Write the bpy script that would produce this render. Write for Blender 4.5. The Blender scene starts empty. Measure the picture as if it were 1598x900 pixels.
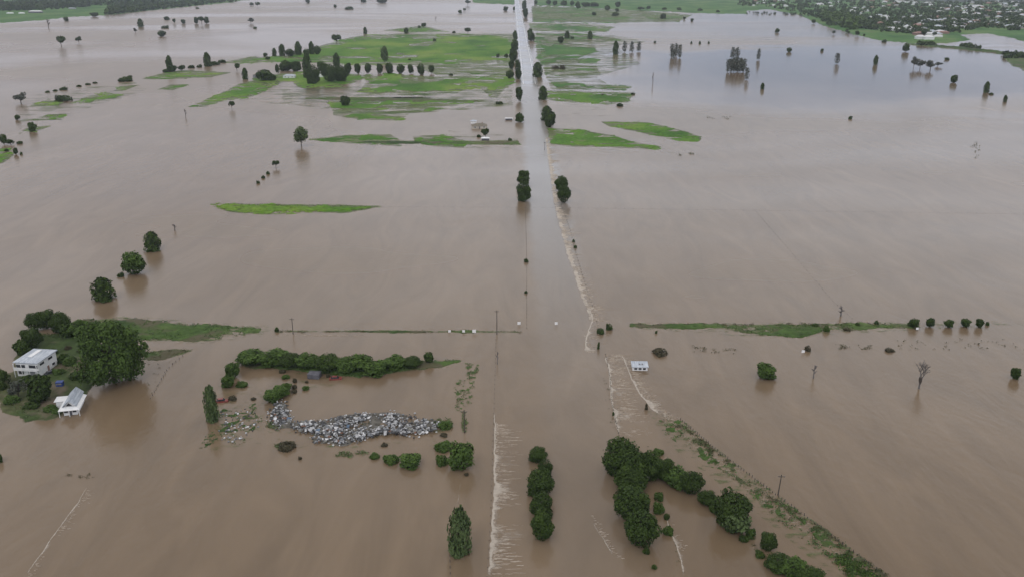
import bpy, math, random
import numpy as np
from mathutils import Vector
R = math.radians
random.seed(7); rng = np.random.default_rng(7)
scn = bpy.context.scene
COL = scn.collection
# ------------------------------------------------------------------ camera
CAM_H = 130.0; FPX = 1350.0; PITCH = R(20.1)
cam_d = bpy.data.cameras.new('camera'); cam = bpy.data.objects.new('camera', cam_d); COL.objects.link(cam)
cam_d.sensor_width = 36.0; cam_d.lens = 36.0*FPX/1598.0
cam_d.clip_start = 1.0; cam_d.clip_end = 60000.0
cam.location = (0, 0, CAM_H); cam.rotation_euler = (math.pi/2-PITCH, 0, 0)
scn.camera = cam
# ------------------------------------------------------------------ world: overcast sky with a blue-grey opening low ahead
world = bpy.data.worlds.new("World"); scn.world = world; world.use_nodes = True
wn = world.node_tree.nodes; wl = world.node_tree.links; wn.clear()
SUN_EL, SUN_AZ = R(48), R(200)
def N(tree, t, **kw):
    n = tree.nodes.new(t)
    for k, v in kw.items():
        if k == 'inp':
            for a, b in v.items(): n.inputs[a].default_value = b
        else: setattr(n, k, v)
    return n
def build_world():
    T = world.node_tree
    sky = N(T, 'ShaderNodeTexSky', sky_type='NISHITA', sun_disc=False, sun_elevation=SUN_EL, sun_rotation=SUN_AZ)
    tc = N(T, 'ShaderNodeTexCoord')
    sep = N(T, 'ShaderNodeSeparateXYZ'); wl.new(tc.outputs['Generated'], sep.inputs[0])
    # elevation ramp of the cloud layer
    cr = N(T, 'ShaderNodeValToRGB'); wl.new(sep.outputs['Z'], cr.inputs['Fac'])
    e = cr.color_ramp.elements
    e[0].position = 0.0; e[0].color = (0.68, 0.69, 0.80, 1)
    e[1].position = 1.0; e[1].color = (0.78, 0.76, 0.755, 1)
    for p, c in ((0.09, (0.75, 0.76, 0.89, 1)), (0.20, (1.06, 1.10, 1.20, 1)), (0.34, (1.18, 1.22, 1.29, 1)), (0.55, (0.80, 0.775, 0.78, 1))):
        q = e.new(p); q.color = c
    mp = N(T, 'ShaderNodeMapping'); mp.inputs['Scale'].default_value = (1.3, 1.3, 4.5)
    wl.new(tc.outputs['Generated'], mp.inputs[0])
    nz = N(T, 'ShaderNodeTexNoise', inp={'Scale': 2.1, 'Detail': 5.0, 'Roughness': 0.55}); wl.new(mp.outputs[0], nz.inputs['Vector'])
    mr = N(T, 'ShaderNodeMapRange', inp={'From Min': 0.3, 'From Max': 0.7, 'To Min': 0.86, 'To Max': 1.12}); wl.new(nz.outputs['Fac'], mr.inputs['Value'])
    mul = N(T, 'ShaderNodeVectorMath', operation='SCALE'); wl.new(cr.outputs['Color'], mul.inputs[0]); wl.new(mr.outputs[0], mul.inputs['Scale'])
    # blue-grey opening in the cloud, ahead and to the right
    def blob(az, el, raz, rel):
        d = Vector((math.sin(az)*math.cos(el), math.cos(az)*math.cos(el), math.sin(el)))
        s = N(T, 'ShaderNodeVectorMath', operation='SUBTRACT'); s.inputs[1].default_value = d; wl.new(tc.outputs['Generated'], s.inputs[0])
        m = N(T, 'ShaderNodeVectorMath', operation='MULTIPLY'); m.inputs[1].default_value = (1/raz, 1/raz, 1/rel); wl.new(s.outputs[0], m.inputs[0])
        l = N(T, 'ShaderNodeVectorMath', operation='LENGTH'); wl.new(m.outputs[0], l.inputs[0])
        a = N(T, 'ShaderNodeMath', operation='ADD'); wl.new(l.outputs['Value'], a.inputs[0])
        n2 = N(T, 'ShaderNodeMapRange', inp={'From Min': 0.3, 'From Max': 0.7, 'To Min': -0.3, 'To Max': 0.3}); wl.new(nz.outputs['Fac'], n2.inputs['Value']); wl.new(n2.outputs[0], a.inputs[1])
        r = N(T, 'ShaderNodeMapRange', interpolation_type='SMOOTHSTEP', inp={'From Min': 0.5, 'From Max': 1.25, 'To Min': 1.0, 'To Max': 0.0}); wl.new(a.outputs[0], r.inputs['Value'])
        return r.outputs[0]
    b1 = blob(R(18), R(5.6), 0.27, 0.055)
    mx = N(T, 'ShaderNodeMix', data_type='RGBA'); wl.new(b1, mx.inputs[0]); wl.new(mul.outputs[0], mx.inputs[6]); mx.inputs[7].default_value = (0.30, 0.38, 0.53, 1)
    b3 = blob(R(-27), R(9.0), 0.40, 0.16)
    mx3 = N(T, 'ShaderNodeMix', data_type='RGBA'); wl.new(b3, mx3.inputs[0]); wl.new(mx.outputs[2], mx3.inputs[6]); mx3.inputs[7].default_value = (0.60, 0.59, 0.65, 1)
    # a little of the clear sky behind
    sc = N(T, 'ShaderNodeVectorMath', operation='SCALE', inp={'Scale': 0.08}); wl.new(sky.outputs[0], sc.inputs[0])
    m2 = N(T, 'ShaderNodeMix', data_type='RGBA', inp={0: 0.90}); wl.new(sc.outputs[0], m2.inputs[6]); wl.new(mx3.outputs[2], m2.inputs[7])
    ten = N(T, 'ShaderNodeVectorMath', operation='SCALE', inp={'Scale': 10.0}); wl.new(m2.outputs[2], ten.inputs[0])
    bg = N(T, 'ShaderNodeBackground', inp={'Strength': 0.10}); wl.new(ten.outputs[0], bg.inputs['Color'])
    out = N(T, 'ShaderNodeOutputWorld'); wl.new(bg.outputs[0], out.inputs[0])
build_world()
sl = bpy.data.lights.new('sun', 'SUN'); sl.energy = 0.6; sl.angle = R(25); sl.color = (1.0, 0.96, 0.9)
so = bpy.data.objects.new('sun', sl); COL.objects.link(so)
sd = Vector((math.sin(SUN_AZ)*math.cos(SUN_EL), math.cos(SUN_AZ)*math.cos(SUN_EL), math.sin(SUN_EL)))
so.rotation_euler = sd.to_track_quat('Z', 'Y').to_euler(); so.location = (0, 0, 400)
scn.view_settings.view_transform = 'Standard'; scn.view_settings.look = 'None'
scn.view_settings.exposure = 0.14; scn.view_settings.gamma = 1.0
scn.render.engine = 'CYCLES'
scn.cycles.max_bounces = 6; scn.cycles.volume_bounces = 0; scn.cycles.transparent_max_bounces = 6
scn.render.film_transparent = False

# ------------------------------------------------------------------ helpers
SP, CP = math.sin(PITCH), math.cos(PITCH)
def ray(x, y):
    return np.array([x-799.0, (450.0-y)*SP+FPX*CP, (450.0-y)*CP-FPX*SP])
def tt(y, z=0.0):                       # metres per photo pixel at the spot where row y meets height z
    return (CAM_H-z)/(FPX*SP-(450.0-y)*CP)
def G(x, y, z=0.0):
    r = ray(x, y)*tt(y, z); return Vector((r[0], r[1], z))
def dep(y): return PITCH-math.atan((450.0-y)/FPX)

def tag(o, label=None, cat=None, group=None, kind=None):
    if label: o['label'] = label
    if cat: o['category'] = cat
    if group: o['group'] = group
    if kind: o['kind'] = kind
    return o
def link(name, data, parent=None, loc=(0, 0, 0), scale=(1, 1, 1), rz=0.0):
    o = bpy.data.objects.new(name, data); COL.objects.link(o)
    o.location = loc; o.scale = scale; o.rotation_euler = (0, 0, rz)
    if parent is not None: o.parent = parent
    return o
def mesh(name, V, F, mats=(), mi=None, smooth=False):
    m = bpy.data.meshes.new(name)
    V = np.asarray(V, dtype=np.float32)
    if isinstance(F, np.ndarray) and F.ndim == 2:
        k = F.shape[1]; n = len(F)
        m.vertices.add(len(V)); m.vertices.foreach_set('co', V.ravel())
        m.loops.add(n*k); m.loops.foreach_set('vertex_index', F.astype(np.int32).ravel())
        m.polygons.add(n); m.polygons.foreach_set('loop_start', np.arange(0, n*k, k, dtype=np.int32))
        try: m.polygons.foreach_set('loop_total', np.full(n, k, dtype=np.int32))
        except Exception: pass
        m.update(calc_edges=True)
    else:
        m.from_pydata([tuple(v) for v in V], [], [tuple(int(i) for i in f) for f in F]); m.update()
    for a in mats: m.materials.append(a)
    if mi is not None: m.polygons.foreach_set('material_index', np.asarray(mi, dtype=np.int32))
    if smooth: m.polygons.foreach_set('use_smooth', np.ones(len(m.polygons), dtype=bool))
    m.validate(); return m
class MB:
    def __init__(s): s.V = []; s.F = []; s.M = []
    def add(s, vs, fs, m=0):
        b = len(s.V); s.V += [tuple(v) for v in vs]; s.F += [[b+i for i in f] for f in fs]; s.M += [m]*len(fs)
    def box(s, c, d, m=0, rz=0.0):
        x, y, z = d[0]/2, d[1]/2, d[2]/2; co, si = math.cos(rz), math.sin(rz); vs = []
        for a, b, e in ((-1,-1,-1),(1,-1,-1),(1,1,-1),(-1,1,-1),(-1,-1,1),(1,-1,1),(1,1,1),(-1,1,1)):
            px, py = a*x, b*y
            vs.append((c[0]+px*co-py*si, c[1]+px*si+py*co, c[2]+e*z))
        s.add(vs, [(0,3,2,1),(4,5,6,7),(0,1,5,4),(1,2,6,5),(2,3,7,6),(3,0,4,7)], m)
    def tube(s, p, q, r0, r1, n=5, m=0):
        p = Vector(p); q = Vector(q); d = (q-p)
        if d.length < 1e-6: return
        d.normalize(); u = d.orthogonal().normalized(); w = d.cross(u); vs = []
        for c, r in ((p, r0), (q, r1)):
            for k in range(n):
                a = 2*math.pi*k/n; vs.append(c+u*(r*math.cos(a))+w*(r*math.sin(a)))
        s.add(vs, [(k, (k+1) % n, n+(k+1) % n, n+k) for k in range(n)]+[tuple(range(n, 2*n))], m)
    def build(s, name, mats): return mesh(name, s.V, s.F, mats, s.M)

# value noise
_P = rng.random((256, 256)).astype(np.float64)
def vnoise(x, y):
    xi = np.floor(x).astype(int); yi = np.floor(y).astype(int); fx = x-xi; fy = y-yi
    fx = fx*fx*(3-2*fx); fy = fy*fy*(3-2*fy)
    a = _P[xi % 256, yi % 256]; b = _P[(xi+1) % 256, yi % 256]; c = _P[xi % 256, (yi+1) % 256]; d = _P[(xi+1) % 256, (yi+1) % 256]
    return (a*(1-fx)+b*fx)*(1-fy)+(c*(1-fx)+d*fx)*fy
def fbm(x, y, o=4):
    s = 0; a = 0.5; n = 0
    for k in range(o):
        s = s+a*vnoise(x*2**k+17.3*k, y*2**k+9.1*k); n += a; a *= 0.55
    return s/n-0.5

# ------------------------------------------------------------------ materials
def new_mat(name):
    m = bpy.data.materials.new(name); m.use_nodes = True; m.node_tree.nodes.clear()
    T = m.node_tree; out = N(T, 'ShaderNodeOutputMaterial'); b = N(T, 'ShaderNodeBsdfPrincipled')
    T.links.new(b.outputs[0], out.inputs[0]); return m, T, b, out
def noisy(name, c1, c2, scale=1.0, rough=0.8, detail=4.0, coord='Object', spec=0.3, lo=0.35, hi=0.65, bump=0.0, stretch=(1, 1, 1), c3=None):
    m, T, b, out = new_mat(name); L = T.links
    tc = N(T, 'ShaderNodeTexCoord'); mp = N(T, 'ShaderNodeMapping'); mp.inputs['Scale'].default_value = stretch
    if coord == 'World':
        g = N(T, 'ShaderNodeNewGeometry'); L.new(g.outputs['Position'], mp.inputs[0])
    else: L.new(tc.outputs[coord], mp.inputs[0])
    nz = N(T, 'ShaderNodeTexNoise', inp={'Scale': scale, 'Detail': detail, 'Roughness': 0.6}); L.new(mp.outputs[0], nz.inputs['Vector'])
    cr = N(T, 'ShaderNodeValToRGB'); L.new(nz.outputs['Fac'], cr.inputs[0])
    e = cr.color_ramp.elements; e[0].position = lo; e[0].color = (*c1, 1); e[1].position = hi; e[1].color = (*c2, 1)
    if c3: q = e.new(min(hi+0.12, 0.95)); q.color = (*c3, 1)
    L.new(cr.outputs[0], b.inputs['Base Color'])
    b.inputs['Roughness'].default_value = rough; b.inputs['Specular IOR Level'].default_value = spec
    if bump:
        bp = N(T, 'ShaderNodeBump', inp={'Strength': bump, 'Distance': 0.2}); L.new(nz.outputs['Fac'], bp.inputs['Height']); L.new(bp.outputs[0], b.inputs['Normal'])
    return m
def foliage_mat(name, dark, light, alt):
    m, T, b, out = new_mat(name); L = T.links
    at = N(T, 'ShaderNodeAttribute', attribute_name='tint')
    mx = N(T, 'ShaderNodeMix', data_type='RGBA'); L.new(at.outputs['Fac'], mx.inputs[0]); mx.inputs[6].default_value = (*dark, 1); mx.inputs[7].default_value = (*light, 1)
    oi = N(T, 'ShaderNodeObjectInfo')
    m2 = N(T, 'ShaderNodeMix', data_type='RGBA'); mr = N(T, 'ShaderNodeMath', operation='MULTIPLY', inp={1: 0.45}); L.new(oi.outputs['Random'], mr.inputs[0])
    L.new(mr.outputs[0], m2.inputs[0]); L.new(mx.outputs[2], m2.inputs[6]); m2.inputs[7].default_value = (*alt, 1)
    L.new(m2.outputs[2], b.inputs['Base Color']); b.inputs['Roughness'].default_value = 0.75; b.inputs['Specular IOR Level'].default_value = 0.15
    return m
M = {}
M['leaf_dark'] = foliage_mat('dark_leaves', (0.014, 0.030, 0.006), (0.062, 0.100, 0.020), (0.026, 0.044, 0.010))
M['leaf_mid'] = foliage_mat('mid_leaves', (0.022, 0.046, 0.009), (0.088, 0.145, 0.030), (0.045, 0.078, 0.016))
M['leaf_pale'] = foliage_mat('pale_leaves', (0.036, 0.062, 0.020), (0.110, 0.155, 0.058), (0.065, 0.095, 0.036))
M['leaf_grey'] = foliage_mat('grey_leaves', (0.050, 0.060, 0.050), (0.110, 0.120, 0.090), (0.080, 0.085, 0.070))
M['leaf_brown'] = foliage_mat('brown_leaves', (0.040, 0.035, 0.022), (0.090, 0.080, 0.045), (0.060, 0.055, 0.030))
M['weed'] = foliage_mat('weeds', (0.050, 0.085, 0.030), (0.130, 0.200, 0.070), (0.100, 0.110, 0.050))
M['weed_brown'] = foliage_mat('brown_weeds', (0.055, 0.050, 0.028), (0.120, 0.110, 0.055), (0.07, 0.09, 0.035))
M['bark'] = noisy('bark', (0.05, 0.042, 0.035), (0.12, 0.10, 0.085), 3.0)
M['deadwood'] = noisy('dead_wood', (0.10, 0.09, 0.085), (0.20, 0.18, 0.17), 2.0)
M['white'] = noisy('white_paint', (0.66, 0.68, 0.70), (0.80, 0.80, 0.80), 0.8, 0.5)
M['roof_pale'] = noisy('pale_metal_roof', (0.30, 0.34, 0.40), (0.52, 0.56, 0.61), 2.2, 0.4, stretch=(1, 0.12, 1))
M['roof_grey'] = noisy('grey_roof', (0.20, 0.21, 0.23), (0.30, 0.31, 0.33), 0.7, 0.6)
M['roof_red'] = noisy('red_tile_roof', (0.20, 0.11, 0.09), (0.32, 0.19, 0.16), 0.7, 0.7)
M['roof_brown'] = noisy('brown_roof', (0.13, 0.12, 0.09), (0.22, 0.19, 0.15), 0.7, 0.7)
M['roof_dark'] = noisy('dark_roof', (0.07, 0.07, 0.085), (0.13, 0.13, 0.15), 0.7, 0.6)
M['roof_white'] = noisy('white_metal_roof', (0.46, 0.47, 0.50), (0.66, 0.66, 0.67), 0.02, 0.5, coord='World')
M['wall_cream'] = noisy('cream_wall', (0.40, 0.37, 0.32), (0.52, 0.48, 0.42), 0.5, 0.8)
M['wall_brick'] = noisy('brick_wall', (0.22, 0.14, 0.11), (0.32, 0.21, 0.17), 1.5, 0.8)
M['glass'] = noisy('dark_glass', (0.02, 0.022, 0.028), (0.04, 0.045, 0.055), 1.0, 0.12, spec=0.6)
M['blue'] = noisy('blue_plastic', (0.03, 0.06, 0.22), (0.05, 0.09, 0.30), 1.0, 0.5)
M['red'] = noisy('dull_red_paint', (0.16, 0.035, 0.03), (0.24, 0.06, 0.05), 1.2, 0.4)
M['rubber'] = noisy('black_rubber', (0.02, 0.02, 0.02), (0.04, 0.04, 0.04), 2.0, 0.8)
M['sign_white'] = noisy('white_sign_board', (0.78, 0.78, 0.80), (0.86, 0.86, 0.86), 1.0, 0.4)
M['steel'] = noisy('weathered_steel', (0.16, 0.16, 0.17), (0.26, 0.26, 0.27), 2.0, 0.6)

def water_mat():
    m, T, b, out = new_mat('muddy_flood_water'); L = T.links
    g = N(T, 'ShaderNodeNewGeometry')
    def noise(scale, detail=3.0, stretch=(1, 1, 1), rough=0.55, dist=0.0):
        mp = N(T, 'ShaderNodeMapping'); mp.inputs['Scale'].default_value = stretch; L.new(g.outputs['Position'], mp.inputs[0])
        n = N(T, 'ShaderNodeTexNoise', inp={'Scale': scale, 'Detail': detail, 'Roughness': rough, 'Distortion': dist}); L.new(mp.outputs[0], n.inputs['Vector']); return n.outputs['Fac']
    # silt: broad plumes
    n1 = noise(0.006, 4.0, (1, 0.5, 1), dist=1.2)
    cr = N(T, 'ShaderNodeValToRGB'); L.new(n1, cr.inputs[0]); e = cr.color_ramp.elements
    e[0].position = 0.32; e[0].color = (0.156, 0.110, 0.067, 1); e[1].position = 0.68; e[1].color = (0.202, 0.150, 0.101, 1)
    n1b = noise(0.05, 5.0, (1.0, 0.25, 1), dist=2.0)
    mr0 = N(T, 'ShaderNodeMapRange', inp={'From Min': 0.3, 'From Max': 0.7, 'To Min': 0.88, 'To Max': 1.12}); L.new(n1b, mr0.inputs['Value'])
    sc = N(T, 'ShaderNodeVectorMath', operation='SCALE'); L.new(cr.outputs[0], sc.inputs[0]); L.new(mr0.outputs[0], sc.inputs['Scale'])
    # shallow, paler, faster water over the drowned carriageway (runs along Y)
    sp = N(T, 'ShaderNodeSeparateXYZ'); L.new(g.outputs['Position'], sp.inputs[0])
    a = N(T, 'ShaderNodeMath', operation='SUBTRACT', inp={1: 21.0}); L.new(sp.outputs['X'], a.inputs[0])
    ab = N(T, 'ShaderNodeMath', operation='ABSOLUTE'); L.new(a.outputs[0], ab.inputs[0])
    nw = noise(0.06, 3.0); nwm = N(T, 'ShaderNodeMath', operation='MULTIPLY_ADD', inp={1: 8.0, 2: -4.0}); L.new(nw, nwm.inputs[0])
    ad = N(T, 'ShaderNodeMath', operation='ADD'); L.new(ab.outputs[0], ad.inputs[0]); L.new(nwm.outputs[0], ad.inputs[1])
    rm = N(T, 'ShaderNodeMapRange', interpolation_type='SMOOTHSTEP', inp={'From Min': 8.0, 'From Max': 15.0, 'To Min': 1.0, 'To Max': 0.0}); L.new(ad.outputs[0], rm.inputs['Value'])
    far = N(T, 'ShaderNodeMapRange', interpolation_type='SMOOTHSTEP', inp={'From Min': 240.0, 'From Max': 620.0, 'To Min': 0.10, 'To Max': 0.85}); L.new(sp.outputs['Y'], far.inputs['Value'])
    rf = N(T, 'ShaderNodeMath', operation='MULTIPLY'); L.new(rm.outputs[0], rf.inputs[0]); L.new(far.outputs[0], rf.inputs[1])
    mx = N(T, 'ShaderNodeMix', data_type='RGBA'); L.new(rf.outputs[0], mx.inputs[0]); L.new(sc.outputs[0], mx.inputs[6]); mx.inputs[7].default_value = (0.235, 0.225, 0.215, 1)
    L.new(mx.outputs[2], b.inputs['Base Color'])
    b.inputs['IOR'].default_value = 1.33
    # wind: calm slicks against ruffled water
    n2 = noise(0.0016, 4.0, (0.5, 1.0, 1), dist=0.6)
    mr = N(T, 'ShaderNodeMapRange', interpolation_type='SMOOTHSTEP', inp={'From Min': 0.40, 'From Max': 0.60, 'To Min': 0.17, 'To Max': 0.30}); L.new(n2, mr.inputs['Value'])
    sb = N(T, 'ShaderNodeVectorMath', operation='SUBTRACT'); sb.inputs[1].default_value = (600, 1260, 0); L.new(g.outputs['Position'], sb.inputs[0])
    sm = N(T, 'ShaderNodeVectorMath', operation='MULTIPLY'); sm.inputs[1].default_value = (1/620.0, 1/430.0, 0); L.new(sb.outputs[0], sm.inputs[0])
    ln = N(T, 'ShaderNodeVectorMath', operation='LENGTH'); L.new(sm.outputs[0], ln.inputs[0])
    nq = N(T, 'ShaderNodeMath', operation='MULTIPLY_ADD', inp={1: 2.2, 2: -1.1}); L.new(noise(0.0035, 5.0, (0.6, 1, 1), dist=1.0), nq.inputs[0])
    na = N(T, 'ShaderNodeMath', operation='ADD'); L.new(ln.outputs['Value'], na.inputs[0]); L.new(nq.outputs[0], na.inputs[1])
    calm = N(T, 'ShaderNodeMapRange', interpolation_type='SMOOTHSTEP', inp={'From Min': 0.66, 'From Max': 1.16, 'To Min': 0.95, 'To Max': 0.0}); L.new(na.outputs[0], calm.inputs['Value'])
    rx = N(T, 'ShaderNodeMix', data_type='FLOAT', inp={3: 0.11}); L.new(calm.outputs[0], rx.inputs[0]); L.new(mr.outputs[0], rx.inputs[2])
    L.new(rx.outputs[0], b.inputs['Roughness'])
    bs = N(T, 'ShaderNodeMapRange', inp={'To Min': 0.60, 'To Max': 0.16}); L.new(calm.outputs[0], bs.inputs['Value'])
    w1 = noise(0.55, 3.0, (1.0, 0.6, 1)); w2 = noise(0.06, 3.0, (1.4, 0.6, 1), dist=1.0)
    ws = N(T, 'ShaderNodeMath', operation='MULTIPLY_ADD', inp={1: 3.0}); L.new(w2, ws.inputs[0]); L.new(w1, ws.inputs[2])
    bp = N(T, 'ShaderNodeBump', inp={'Strength': 0.35, 'Distance': 0.10}); L.new(ws.outputs[0], bp.inputs['Height']); L.new(bs.outputs[0], bp.inputs['Strength']); L.new(bp.outputs[0], b.inputs['Normal'])
    return m
M['water'] = water_mat()

def grass_mat(name, g1, g2, g3, brown, bf=0.62):
    m, T, b, out = new_mat(name); L = T.links
    g = N(T, 'ShaderNodeNewGeometry')
    def noise(scale, detail=4.0, stretch=(1, 1, 1)):
        mp = N(T, 'ShaderNodeMapping'); mp.inputs['Scale'].default_value = stretch; L.new(g.outputs['Position'], mp.inputs[0])
        n = N(T, 'ShaderNodeTexNoise', inp={'Scale': scale, 'Detail': detail, 'Roughness': 0.6}); L.new(mp.outputs[0], n.inputs['Vector']); return n.outputs['Fac']
    cr = N(T, 'ShaderNodeValToRGB'); L.new(noise(0.011, 6.0, (1, 0.6, 1)), cr.inputs[0]); e = cr.color_ramp.elements
    e[0].position = 0.38; e[0].color = (*g1, 1); e[1].position = 0.5; e[1].color = (*g2, 1); q = e.new(0.62); q.color = (*g3, 1)
    fine = N(T, 'ShaderNodeMapRange', inp={'From Min': 0.3, 'From Max': 0.7, 'To Min': 0.60, 'To Max': 1.38}); L.new(noise(0.35, 5.0), fine.inputs['Value'])
    sc = N(T, 'ShaderNodeVectorMath', operation='SCALE'); L.new(cr.outputs[0], sc.inputs[0]); L.new(fine.outputs[0], sc.inputs['Scale'])
    bm = N(T, 'ShaderNodeMapRange', interpolation_type='SMOOTHSTEP', inp={'From Min': bf, 'From Max': bf+0.12, 'To Min': 0.0, 'To Max': 0.85}); L.new(noise(0.045, 5.0), bm.inputs['Value'])
    # silt left on the lowest ground at the water's edge
    sp = N(T, 'ShaderNodeSeparateXYZ'); L.new(g.outputs['Position'], sp.inputs[0])
    lo = N(T, 'ShaderNodeMapRange', interpolation_type='SMOOTHSTEP', inp={'From Min': 0.0, 'From Max': 0.10, 'To Min': 0.7, 'To Max': 0.0}); L.new(sp.outputs['Z'], lo.inputs['Value'])
    mxx = N(T, 'ShaderNodeMath', operation='MAXIMUM'); L.new(bm.outputs[0], mxx.inputs[0]); L.new(lo.outputs[0], mxx.inputs[1])
    mx = N(T, 'ShaderNodeMix', data_type='RGBA'); L.new(mxx.outputs[0], mx.inputs[0]); L.new(sc.outputs[0], mx.inputs[6]); mx.inputs[7].default_value = (*brown, 1)
    L.new(mx.outputs[2], b.inputs['Base Color']); b.inputs['Roughness'].default_value = 0.85; b.inputs['Specular IOR Level'].default_value = 0.15
    return m
M['grass'] = grass_mat('lush_grass', (0.040, 0.115, 0.010), (0.078, 0.178, 0.015), (0.150, 0.225, 0.034), (0.13, 0.16, 0.06), 0.60)
M['grass_far'] = grass_mat('far_grass', (0.030, 0.100, 0.016), (0.058, 0.150, 0.028), (0.11, 0.175, 0.05), (0.06, 0.08, 0.05), 0.56)
M['grass_bank'] = grass_mat('rough_bank_grass', (0.030, 0.058, 0.014), (0.055, 0.098, 0.022), (0.10, 0.135, 0.045), (0.10, 0.085, 0.055), 0.50)
M['yard'] = grass_mat('muddy_yard', (0.028, 0.052, 0.014), (0.048, 0.072, 0.022), (0.12, 0.10, 0.06), (0.17, 0.135, 0.10), 0.50)
M['ground'] = noisy('silt_ground', (0.08, 0.07, 0.05), (0.14, 0.12, 0.08), 0.02, coord='World')

# ------------------------------------------------------------------ ground and water sheets
def sheet(name, z, mat, x0=-10500, x1=10500, y0=-400, y1=12000, nx=1, ny=1):
    xs = np.linspace(x0, x1, nx+1); ys = np.linspace(y0, y1, ny+1)
    X, Y = np.meshgrid(xs, ys); V = np.stack([X.ravel(), Y.ravel(), np.full(X.size, z)], 1)
    F = [(j*(nx+1)+i, j*(nx+1)+i+1, (j+1)*(nx+1)+i+1, (j+1)*(nx+1)+i) for j in range(ny) for i in range(nx)]
    return link(name, mesh(name, V, F, [mat]))
tag(sheet('ground', -1.6, M['ground'], nx=8, ny=8), 'drowned river flat under the brown flood', kind='structure')
tag(sheet('water', 0.0, M['water'], nx=8, ny=8), 'muddy brown flood water over the whole plain', kind='structure')

def land(name, polys, label, mat, sx=2.0, sy=1.0, hmax=0.55, slope=0.10, amp=0.0, nscale=25.0, edge=0.0, escale=20.0, zbase=0.0, ymin=-37.5, reach=None, boost=0.97, solid=True):
    """a piece of higher ground that rises out of the flood; its grid lies on the ground plane"""
    for k, P in enumerate(polys):
        P = np.array(P, float)
        if reach is None: reach = 5.0 if mat in (M['grass'], M['grass_far'], M['grass_bank']) and name in ('grass_field', 'grass_bank') else 0
        pad = 6+(reach or 0)*1.5; x0, y0 = P.min(0)-pad*(1.5 if reach else 1); x1, y1 = P.max(0)+pad*(1.5 if reach else 1); y0 = max(y0, ymin)
        xs = np.arange(x0, x1+sx, sx); ys = np.arange(y0, y1+sy, sy)
        X, Y = np.meshgrid(xs, ys)
        # signed distance to outline
        D = np.full(X.shape, 1e9); inside = np.zeros(X.shape, bool)
        for i in range(len(P)):
            a = P[i]; b = P[(i+1) % len(P)]; ab = b-a; L2 = max((ab**2).sum(), 1e-9)
            t = np.clip(((X-a[0])*ab[0]+(Y-a[1])*ab[1])/L2, 0, 1)
            D = np.minimum(D, np.hypot((X-(a[0]+t*ab[0]))*0.6, Y-(a[1]+t*ab[1])))
            c = ((a[1] > Y) != (b[1] > Y)) & (X < (b[0]-a[0])*(Y-a[1])/(b[1]-a[1]+1e-12)+a[0]); inside ^= c
        D = np.where(inside, D, -D)
        T = CAM_H/(FPX*SP-(450.0-Y)*CP)
        WX = (X-799)*T; WY = ((450-Y)*SP+FPX*CP)*T
        if reach: fringe(WX, WY, D+edge*3.0*fbm(WX/escale+k*7, WY/escale+3, 5), reach, boost, label)
        if not solid: continue
        D = D+edge*8.0*fbm(WX/escale+k*7, WY/escale+3, 5)+rng.normal(0, 0.45 if name != 'rubble_mound' else 0.2, D.shape)*(np.abs(D) < 6)+(3.6 if name == 'grass_field' or 'alone' in label else 1.5)*(0 if name in ('far_plain', 'town_shore', 'rubble_mound', 'yard') or hmax < 0 else 1)*fbm(WX/(escale*0.45)+5, WY/(escale*0.22)+9, 4)
        Z = np.clip(D*slope, -1.0, hmax)+amp*2*fbm(WX/nscale, WY/nscale+11*k, 4)*np.clip(D+2, 0, 1)+zbase
        if name == 'grass_field' or 'alone' in label:
            hl = fbm(WX/(nscale*0.40)+31, WY/(nscale*0.22)+7, 5); Z = Z-np.clip((hl-0.015)*9, 0, 1)*0.9*np.clip(1.25-D/7.0, 0, 1)
        Z = np.where(D < -3, -1.0, Z)
        Z += 0.06*2*fbm(WX/3.0, WY/3.0, 3)
        ny, nx = X.shape
        I = np.arange(nx*ny).reshape(ny, nx)
        q = np.stack([I[1:, :-1], I[1:, 1:], I[:-1, 1:], I[:-1, :-1]], -1).reshape(-1, 4)
        zz = Z.ravel(); keep = zz[q].max(1) > -0.03; q = q[keep]
        if len(q) == 0: continue
        used = np.unique(q); remap = np.full(nx*ny, -1); remap[used] = np.arange(len(used))
        V = np.stack([WX.ravel(), WY.ravel(), zz], 1)[used]
        o = link(name, mesh(name, V, remap[q], [mat], smooth=True))
        tag(o, label, kind='structure')

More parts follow.
